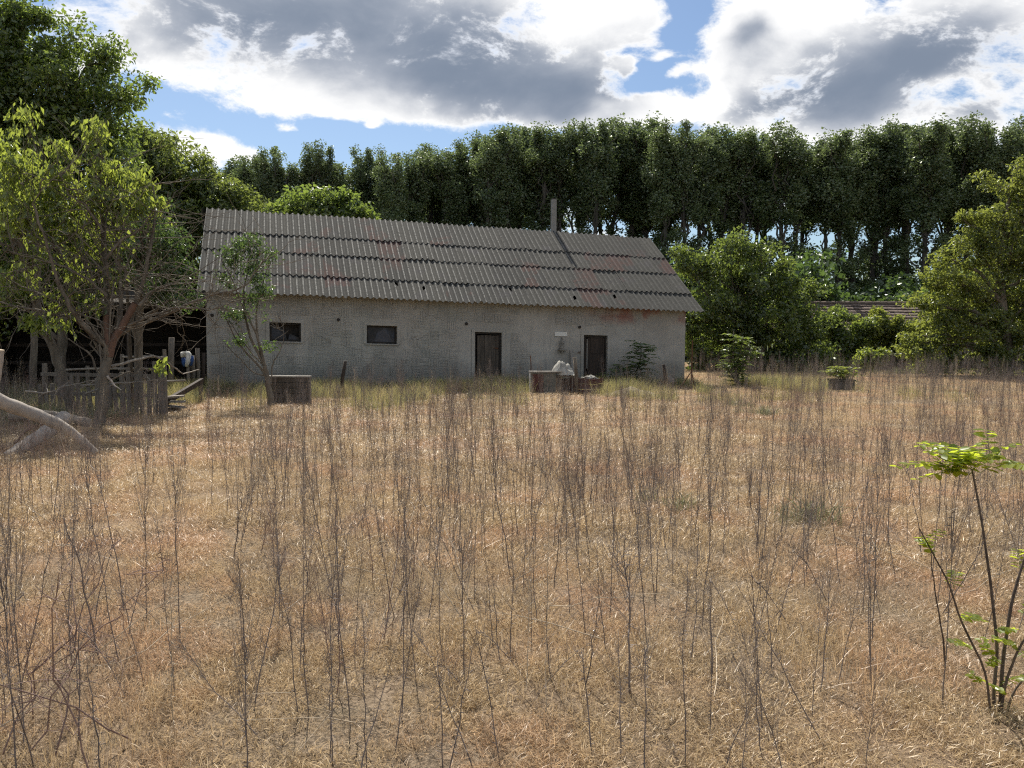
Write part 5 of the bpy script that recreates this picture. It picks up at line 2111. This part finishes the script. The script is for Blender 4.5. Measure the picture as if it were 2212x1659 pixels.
def build_far_fence():
    Y = 40.0
    a, b = at(1880, 800, Y), at(2260, 800, Y)
    root = empty('shaded_paling_fence', (a.x, Y, 0))
    tag(root, 'shaded grey paling fence under the trees at the right', 'fence')
    L = b.x - a.x
    for z in (.35, .95):
        q = MB()
        q.bar((0, .04, z), (L, .04, z), .05, .08)
        q.build('rail', M['old_wood'], root)
    x = 0
    while x < L:
        q = MB()
        w = rnd.uniform(.09, .13)
        q.box(x, x + w, -.01, .012, -.05, rnd.uniform(1.05, 1.3), None, .006)
        q.build('pale', M['grey_wood'], root)
        x += w + rnd.uniform(.04, .12)


build_far_fence()

# ------------------------------------------------------------------ grass and dry weeds

def scatter(name, pts, rot, scl, idx, protos):
    scl = np.asarray(scl, float)
    if scl.ndim == 1:
        scl = np.stack([scl, scl, np.minimum(scl, 1.2)], 1)
    coll = bpy.data.collections.new(name + '_kinds')
    for p in protos:
        coll.objects.link(p)
    me = bpy.data.meshes.new(name)
    me.vertices.add(len(pts))
    me.vertices.foreach_set('co', np.ascontiguousarray(pts, dtype=np.float32).ravel())
    for nm, typ, dom, arr in (('rot', 'FLOAT_VECTOR', 'vector', rot), ('scl', 'FLOAT_VECTOR', 'vector', scl), ('idx', 'INT', 'value', idx)):
        at_ = me.attributes.new(nm, typ, 'POINT')
        at_.data.foreach_set(dom, np.ascontiguousarray(arr, dtype=np.int32 if typ == 'INT' else np.float32).ravel())
    me.update()
    o = bpy.data.objects.new(name, me)
    link(o)
    ng = bpy.data.node_groups.new(name + '_scatter', 'GeometryNodeTree')
    ng.interface.new_socket('Geometry', in_out='INPUT', socket_type='NodeSocketGeometry')
    ng.interface.new_socket('Geometry', in_out='OUTPUT', socket_type='NodeSocketGeometry')
    n = ng.nodes
    gi, go = n.new('NodeGroupInput'), n.new('NodeGroupOutput')
    ip = n.new('GeometryNodeInstanceOnPoints')
    ci = n.new('GeometryNodeCollectionInfo')
    ci.inputs['Collection'].default_value = coll
    ci.inputs['Separate Children'].default_value = True
    ci.inputs['Reset Children'].default_value = True
    ng.links.new(gi.outputs[0], ip.inputs['Points'])
    ng.links.new(ci.outputs[0], ip.inputs['Instance'])
    ip.inputs['Pick Instance'].default_value = True
    for nm, typ, sock in (('rot', 'FLOAT_VECTOR', 'Rotation'), ('scl', 'FLOAT_VECTOR', 'Scale'), ('idx', 'INT', 'Instance Index')):
        a = n.new('GeometryNodeInputNamedAttribute')
        a.data_type = typ
        a.inputs['Name'].default_value = nm
        ng.links.new(a.outputs['Attribute'], ip.inputs[sock])
    ng.links.new(ip.outputs[0], go.inputs[0])
    md = o.modifiers.new('scatter', 'NODES')
    md.node_group = ng
    return o


def blades(name, n, rad, hmin, hmax, w, lean, mat, seed, curl=.5, lying=.25):
    g = np.random.default_rng(seed)
    a = g.uniform(0, 6.28, n)
    r = rad * np.sqrt(g.random(n))
    base = np.stack([r * np.cos(a), r * np.sin(a), np.zeros(n) - .005], 1)
    h = g.uniform(hmin, hmax, n)
    th = g.uniform(0, 6.28, n)
    ln = np.abs(g.normal(size=n)) * lean
    ly = g.random(n) < lying
    ln[ly] = g.uniform(1.0, 2.2, ly.sum())
    d = np.stack([np.cos(th) * ln, np.sin(th) * ln, np.ones(n)], 1)
    d /= np.linalg.norm(d, axis=1)[:, None]
    s = np.stack([-np.sin(th), np.cos(th), np.zeros(n)], 1)
    s2 = g.normal(size=(n, 3))
    s = s + s2 * .5
    s /= np.linalg.norm(s, axis=1)[:, None]
    hor = np.stack([np.cos(th), np.sin(th), -np.ones(n) * .35], 1)
    L = h[:, None]
    W = (w * g.uniform(.6, 1.3, n))[:, None]
    base[ly, 2] += g.uniform(.0, .05, ly.sum())
    p1 = base + d * L * .5
    p2 = base + d * L + hor * L * curl * g.uniform(.1, 1, n)[:, None]
    V = np.stack([base - s * W * .5, base + s * W * .5, p1 + s * W * .5, p1 - s * W * .5, p2], 1).reshape(-1, 3)
    V[:, 2] = np.maximum(V[:, 2], -.004)
    i = np.arange(n)[:, None] * 5
    T = np.concatenate([i + np.array([[0, 1, 2]]), i + np.array([[0, 2, 3]]), i + np.array([[3, 2, 4]])], 1).reshape(-1, 3)
    return bpy.data.objects.new(name, np_mesh(name, V, T, mat))


def wedge(n, y0, y1, g, margin=.12, power=1.0):
    """points over the part of the field the camera can see"""
    y = np.sqrt(g.uniform(y0 ** 2, y1 ** 2, n))
    hw = y * (1106 / FPX + margin) + .4
    x = g.uniform(-1, 1, n) * hw
    return x, y


def in_house(x, y, pad=0.0):
    dx, dy = x - HX, y - HY
    t = dx * AX.x + dy * AX.y
    b = dx * DN.x + dy * DN.y
    return (t > WT0 - pad) & (t < WT1 + pad) & (b > WB - pad), t, b


GZ = np.vectorize(ground_z)
# things standing in the field: weeds keep clear of the few metres before them
CLEAR = [(570, 672, 19.2, 3.5), (1140, 1290, 22.6, 4), (1458, 1512, 24.3, 5), (1785, 1850, 25, 5), (0, 215, 12, 1.3), (220, 440, 19, 4), (1530, 1660, 26.2, 4)]


def clear_of(x, y):
    x, y = np.asarray(x, float), np.asarray(y, float)
    u = 1106 + x / y * FPX
    k = np.ones(x.shape, bool)
    for (a, b, Y0, d) in CLEAR:
        k &= ~((u > a) & (u < b) & (y < Y0 + .1) & (y > Y0 - d))
    return k


def build_grass():
    g = np.random.default_rng(5)
    protos = [blades('straw_tuft', 230, .17, .012, .055, .0030, .8, M['straw'], 600 + k, .35, .45) for k in range(5)]
    protos += [blades('straw_tuft_tall', 40, .16, .05, .13, .0022, .3, M['straw'], 620 + k, .2, .1) for k in range(3)]
    X, Y_, SC, ID = [], [], [], []
    for (y0, y1, dens, s0, s1) in ((2.2, 6.0, 85, .75, 1.15), (6.0, 11.0, 42, 1.0, 1.6), (11.0, 20.0, 18, 1.5, 2.3), (20.0, 32.0, 8, 2.0, 3.2), (32.0, 47.0, 4, 2.6, 4.0)):
        area = (y1 ** 2 - y0 ** 2) * (1106 / FPX + .12)
        n = int(area * dens)
        x, y = wedge(n, y0, y1, g)
        ins, t, b = in_house(x, y, .02)
        keep = ~ins
        X.append(x[keep]); Y_.append(y[keep])
        SC.append(g.uniform(s0, s1, keep.sum()))
        nn = np.array([mnoise.noise(Vector((a * .8, c * .8, 31.0))) + .5 * mnoise.noise(Vector((a * 2.3, c * 2.3, 12.0))) for a, c in zip(x[keep], y[keep])])
        tall = nn + g.normal(size=keep.sum()) * .25 > .42
        thin = (nn + g.normal(size=keep.sum()) * .2 < -.50)
        sc_ = SC.pop()
        sc_[thin] *= .45
        sc_[tall] *= 1.25
        SC.append(sc_)
        ID.append(np.where(tall, g.integers(5, 8, keep.sum()), g.integers(0, 5, keep.sum())))
    X, Y_, SC, ID = map(np.concatenate, (X, Y_, SC, ID))
    pts = np.stack([X, Y_, GZ(X, Y_)], 1)
    rot = np.stack([np.zeros(len(X)), np.zeros(len(X)), g.uniform(0, 6.28, len(X))], 1)
    o = scatter('dry_grass', pts, rot, SC, ID, protos)
    tag(o, 'short dry straw grass covering the whole field', 'grass', kind='stuff')

    # taller yellow-green grass along the building
    protos = [blades('grass_tuft', 46, .24, .12, .5, .006, .4, M['tall_grass'], 640 + k, .4, .05) for k in range(4)]
    n = 6500
    t = g.uniform(-3, 20, n)
    b = -np.abs(g.normal(size=n)) * 2.3 + .2
    x = HX + AX.x * t + DN.x * b
    y = HY + AX.y * t + DN.y * b
    w = np.array([mnoise.noise(Vector((a * .5, c * .5, 8.0))) for a, c in zip(x, y)])
    keep = (w + g.normal(size=n) * .12 > .08) & ~in_house(x, y, .03)[0] & clear_of(x, y)
    x, y = x[keep], y[keep]
    pts = np.stack([x, y, GZ(x, y)], 1)
    o = scatter('tall_grass', pts, np.stack([np.zeros(len(x)), np.zeros(len(x)), g.uniform(0, 6.28, len(x))], 1), g.uniform(.6, 1.25, len(x)), g.integers(0, 4, len(x)), protos)
    tag(o, 'taller yellow-green grass in a band before the building', 'grass', kind='stuff')

    # grey-green weeds at the wall foot, under the trees and in a few spots of the field
    protos = [blades('weed_tuft', 46, .16, .08, .34, .008, .5, M['green_weed'], 660 + k, .5, .05) for k in range(4)]
    t = g.uniform(0.2, 15.2, 900)
    b = g.uniform(-.75, .40, 900)
    x, y = HX + AX.x * t + DN.x * b, HY + AX.y * t + DN.y * b
    x2 = g.uniform(-17, -7.5, 1500)
    y2 = g.uniform(14.5, 25, 1500)
    x3 = g.uniform(12, 30, 700)
    y3 = g.uniform(35, 41, 700)
    spots = [gnd(1745, 1130), gnd(880, 868), gnd(930, 865), gnd(1600, 880), gnd(1650, 900), gnd(1020, 860), gnd(1100, 858), gnd(1480, 1100)]
    xs_, ys_ = [], []
    for sp in spots:
        m_ = 6
        xs_.append(sp.x + g.normal(size=m_) * .2)
        ys_.append(sp.y + g.normal(size=m_) * .2)
    x = np.concatenate([x, x2, x3] + xs_)
    y = np.concatenate([y, y2, y3] + ys_)
    keep = ~in_house(x, y, .03)[0]
    x, y = x[keep], y[keep]
    pts = np.stack([x, y, GZ(x, y)], 1)
    o = scatter('green_weeds', pts, np.stack([np.zeros(len(x)), np.zeros(len(x)), g.uniform(0, 6.28, len(x))], 1), g.uniform(.5, 1.25, len(x)), g.integers(0, 4, len(x)), protos)
    tag(o, 'grey-green low weeds at the wall foot and under the trees', 'weeds', kind='stuff')


build_grass()


def weed_mesh(seed, h, bushy, mat, stem_r=.0042, low=False, snap=False):
    """a dry upright weed: ribbed stem with shrivelled leaf stubs, fine ascending branches"""
    g = np.random.default_rng(seed)
    tb = TubeNP()
    n = 9
    lean = g.normal(size=2) * .06
    z = np.linspace(-.02, h, n)
    C = np.stack([lean[0] * z + np.cumsum(g.normal(size=n)) * .006, lean[1] * z + np.cumsum(g.normal(size=n)) * .006, z], 1)
    if snap:
        a = g.uniform(0, 6.28)
        d = np.array([math.cos(a), math.sin(a), g.uniform(-.8, .3)])
        d /= np.linalg.norm(d)
        for i in range(6, n):
            C[i] = C[5] + d * (i - 5) * h / n + np.array([0, 0, -.012 * (i - 5) ** 2])
    tb.add(C, np.linspace(stem_r, stem_r * .3, n), 5)
    def at_u(u):
        return np.array([np.interp(u * (n - 1), np.arange(n), C[:, k]) for k in range(3)])
    for _ in range(bushy):
        u = g.uniform(.12 if low else .42, .97)
        s = at_u(u)
        a = g.uniform(0, 6.28)
        L = (1.05 - u) * h * (g.uniform(.35, .9) if low else g.uniform(.3, .75)) + .05
        el = g.uniform(.9, 2.4) if low else g.uniform(2.2, 5.0)
        d = np.array([math.cos(a), math.sin(a), el])
        d /= np.linalg.norm(d)
        e = s + d * L
        B = bez(s, e, s + (e - s) * .5 + np.array([math.cos(a), math.sin(a), 0]) * L * .10, 4)
        r0 = stem_r * .27
        tb.add(B, np.linspace(r0, r0 * .45, 4), 3)
        for _ in range(int(g.integers(1, 4))):
            s2 = B[int(g.integers(1, 4))]
            d2 = d + g.normal(size=3) * .35
            d2[2] = abs(d2[2])
            e2 = s2 + d2 * L * g.uniform(.18, .45)
            tb.add(np.array([s2, (s2 + e2) / 2 + g.normal(size=3) * .006, e2]), [r0 * .6, r0 * .5, r0 * .3], 3)
    for _ in range(26 if not low else 8):     # stubs of old leaves along the stem
        u = g.uniform(.05, .9)
        s = at_u(u)
        a = g.uniform(0, 6.28)
        L = g.uniform(.012, .04)
        e = s + np.array([math.cos(a), math.sin(a), g.uniform(-.9, .8)]) * L
        tb.add(np.array([s, (s + e) / 2, e]), [.0016, .0022, .0006], 3)
    return tb.mesh('dry_weed', mat, False)


def build_weeds():
    g = np.random.default_rng(9)
    kinds = []
    for k in range(5):
        kinds.append(weed_mesh(700 + k, g.uniform(.85, 1.1), 32, M['stalk'], .0032))
    for k in range(3):
        kinds.append(weed_mesh(710 + k, g.uniform(.8, 1.0), 30, M['stalk'], .004))
    for k in range(2):
        kinds.append(weed_mesh(720 + k, g.uniform(.75, 1.0), 30, M['stalk'], .0036, True))
    for k in range(5):
        kinds.append(weed_mesh(730 + k, g.uniform(.7, .9), 4, M['stalk'], .0042))
    for k in range(3):      # snapped stalks, the top hanging over
        kinds.append(weed_mesh(740 + k, g.uniform(.8, 1.0), 16, M['stalk'], .0036, False, True))
    for k in range(2):      # bleached ones
        kinds.append(weed_mesh(750 + k, g.uniform(.8, 1.05), 20, M['pale_stalk'], .003))
    nk = len(kinds)
    label = 'dry brown leafless weed stalk standing in the straw field'
    grp = 'dry weed stalks across the field'
    # marked stalks of the photograph: base pixel, top pixel row, kind, girth
    hero = [(1366, 1500, 1150, 6, 2.0), (733, 1400, 1150, 11, 1.6), (503, 1215, 1010, 6, 1.5), (222, 1420, 1110, 5, 1.8), (645, 1530, 1230, 0, 1.3), (716, 1640, 1430, 3, 1.2), (1391, 1085, 865, 6, 1.3),
            (535, 1420, 1200, 7, 1.3), (1190, 1470, 1180, 8, 1.2), (1105, 1430, 1120, 9, 1.2), (870, 1270, 1040, 0, 1.2), (1230, 1330, 1080, 1, 1.2), (1490, 1450, 1180, 2, 1.3), (1640, 1300, 1080, 4, 1.2), (1700, 1110, 900, 0, 1.2),
            (615, 1050, 880, 6, 1.3), (985, 1100, 900, 2, 1.2), (1810, 1480, 1220, 3, 1.1), (1900, 1350, 1080, 8, 1.1), (2045, 1220, 980, 1, 1.1), (1960, 1100, 900, 2, 1.1), (70, 1640, 1240, 9, 1.3), (180, 1520, 1290, 0, 1.2),
            (1160, 960, 830, 6, 1.2), (1020, 1655, 1380, 3, 1.2), (790, 1650, 1340, 4, 1.2), (1480, 1650, 1250, 0, 1.2), (1560, 1660, 1400, 8, 1.1), (1340, 1640, 1380, 5, 1.1)]
    P, K, S, Z = [], [], [], []
    for (bx, by, ty, k, girth) in hero:
        p = gnd(bx, by)
        top = at(bx, ty, p.y).z
        P.append((p.x, p.y)); K.append(k); S.append((girth * .8, max(.5, top / .95))); Z.append(g.uniform(0, 6.28))
    def dens(x, y):
        u = 1106 + x / y * FPX
        v = 715 + 1.75 / y * FPX
        w = .75 * mnoise.noise(Vector((x * .34, y * .34, 5.5))) + .45 * mnoise.noise(Vector((x * .9, y * .9, 2.5)))
        f = .55 + w
        # the trodden strip on the left stays nearly clear
        if 240 < u < 480 and v > 930:
            f -= .3
        if u < 230:
            f += .1
        if 640 < u < 1900 and v > 880:
            f += .22
        return f
    tries = 0
    near, rest = [], []
    while len(near) < 300 - len(hero) and tries < 20000:
        tries += 1
        x, y = wedge(1, 2.9, 8.5, g, .03)
        x, y = float(x[0]), float(y[0])
        if g.random() < dens(x, y) and all((x - a) ** 2 + (y - b) ** 2 > .05 for a, b in near):
            near.append((x, y))
    tries = 0
    while len(rest) < 3000 and tries < 120000:
        tries += 1
        x, y = wedge(1, 6.0, 34.0, g, .06)
        x, y = float(x[0]), float(y[0])
        ins, t, b = in_house(np.array([x]), np.array([y]), 1.2)
        if not clear_of([x], [y])[0]:
            continue
        if ins[0] or (b[0] > -4.5 and -6 < t[0] < 17):
            continue
        if g.random() < dens(x, y) + .1:
            rest.append((x, y))
    for (x, y) in near:
        P.append((x, y)); K.append(int(g.integers(0, nk))); S.append((g.uniform(.65, 1.05), g.uniform(.55, 1.2))); Z.append(g.uniform(0, 6.28))
    HERO = {0: 'thick dark weed stalk with a brush-like head, right of centre and close', 1: 'bare dark weed stalk without branches, left of centre and close', 2: 'dark weed with a narrow dense head standing alone in the thin grass at left',
            3: 'thick slanting dark weed stalk beside the trodden strip at left', 6: 'tall straight dark weed stalk in the middle of the field'}
    placed = []
    for (x, y), k, (gs, hs), z in zip(P, K, S, Z):
        o = bpy.data.objects.new('dry_weed', kinds[k])
        link(o)
        o.location = (x, y, ground_z(x, y))
        lean = .28 if g.random() < .15 else .08
        o.rotation_euler = (g.normal() * lean, g.normal() * lean, z)
        o.scale = (gs * (.8 + .2 * hs), gs * (.8 + .2 * hs), hs)
        tag(o, HERO.get(len(placed), label), 'weed', grp)
        placed.append(o)
    A = np.array(rest)
    protos = [bpy.data.objects.new('dry_weed_kind', m_) for m_ in kinds]
    pts = np.stack([A[:, 0], A[:, 1], GZ(A[:, 0], A[:, 1])], 1)
    o = scatter('distant_dry_weeds', pts, np.stack([g.normal(size=len(A)) * .05, g.normal(size=len(A)) * .05, g.uniform(0, 6.28, len(A))], 1), np.stack([g.uniform(.5, .8, len(A))] * 2 + [g.uniform(.55, 1.1, len(A))], 1), g.integers(0, nk, len(A)), protos)
    tag(o, 'distant stand of dry brown weed stalks thinning towards the building', 'weeds', kind='stuff')

    # low reddish seed weeds, thick on the left
    protos = []
    for k in range(4):
        protos.append(bpy.data.objects.new('reddish_weed_kind', weed_mesh(760 + k, g.uniform(.35, .55), 34, M['red_stalk'], .0032, True)))
    n = 1500
    x, y = wedge(n, 3.2, 22, g, .08)
    u = 1106 + x / y * FPX
    w = np.array([mnoise.noise(Vector((a * .4, c * .4, 21.0))) for a, c in zip(x, y)])
    keep = (w + np.where(u < 300, .25, -.12) > .1)
    ins, t, b = in_house(x, y, .6)
    keep &= ~ins & clear_of(x, y)
    keep &= ~((u > 230) & (u < 560) & (y < 9))
    x, y = x[keep], y[keep]
    o = scatter('reddish_seed_weeds', np.stack([x, y, GZ(x, y)], 1), np.stack([g.normal(size=len(x)) * .1, g.normal(size=len(x)) * .1, g.uniform(0, 6.28, len(x))], 1), g.uniform(.6, 1.2, len(x)), g.integers(0, 4, len(x)), protos)
    tag(o, 'low reddish brown seed weeds among the straw', 'weeds', kind='stuff')

    # pale broken stems lying about
    label = 'pale broken stem lying across the straw'
    tbm = []
    for k in range(3):
        gg = np.random.default_rng(790 + k)
        tb = TubeNP()
        L = gg.uniform(.5, .9)
        C = np.stack([np.linspace(0, L, 6), gg.normal(size=6) * .02, np.linspace(.03, .22, 6) + gg.normal(size=6) * .01], 1)
        tb.add(C, np.linspace(.0032, .0015, 6), 5)
        for _ in range(3):
            s = C[int(gg.integers(2, 6))]
            e = s + np.array([gg.uniform(.1, .25), gg.normal() * .12, gg.normal() * .06])
            tb.add(np.array([s, e]), [.0015, .0008], 4)
        tbm.append(tb.mesh('fallen_stem', M['pale_stalk'], False))
    for k in range(46):
        x, y = wedge(1, 3.3, 10, g, .0)
        o = bpy.data.objects.new('fallen_stem', tbm[k % 3])
        link(o)
        o.location = (float(x[0]), float(y[0]), ground_z(float(x[0]), float(y[0])) + .02)
        o.rotation_euler = (0, -g.uniform(-.1, .45), g.uniform(0, 6.28))
        tag(o, label, 'stem', 'pale broken stems in the straw')


build_weeds()


# tangled dry bush in the left foreground
def build_tangle():
    g = np.random.default_rng(88)
    p = gnd(72, 1640)
    tb = TubeNP()
    for k in range(5):
        a = g.uniform(0, 6.28)
        e = np.array([math.cos(a) * .55, math.sin(a) * .5, g.uniform(.4, .95)])
        C = wob(bez(np.array([g.normal() * .16, g.normal() * .16, -.02]), e, e * np.array([.3, .3, .6]), 9), g, .03)
        tb.add(C, np.linspace(.004, .0015, 9), 5)
        for _ in range(12):
            s = C[int(g.integers(2, 9))]
            q = s.copy()
            pts = [q.copy()]
            d = g.normal(size=3)
            d[2] *= .4
            for _ in range(int(g.integers(4, 9))):     # zigzag twigs
                d = d * .55 + g.normal(size=3) * np.array([.9, .9, .6])
                q = q + d / (np.linalg.norm(d) + 1e-6) * g.uniform(.03, .07)
                q[2] = max(q[2], .02)
                pts.append(q.copy())
            tb.add(np.array(pts), np.linspace(.0018, .0010, len(pts)), 4)
    o = bpy.data.objects.new('tangled_bush', tb.mesh('tangled_bush', M['red_stalk'], False))
    link(o)
    o.location = p
    tag(o, 'tangled dry reddish bush in the left corner nearest the viewer', 'bush')


build_tangle()
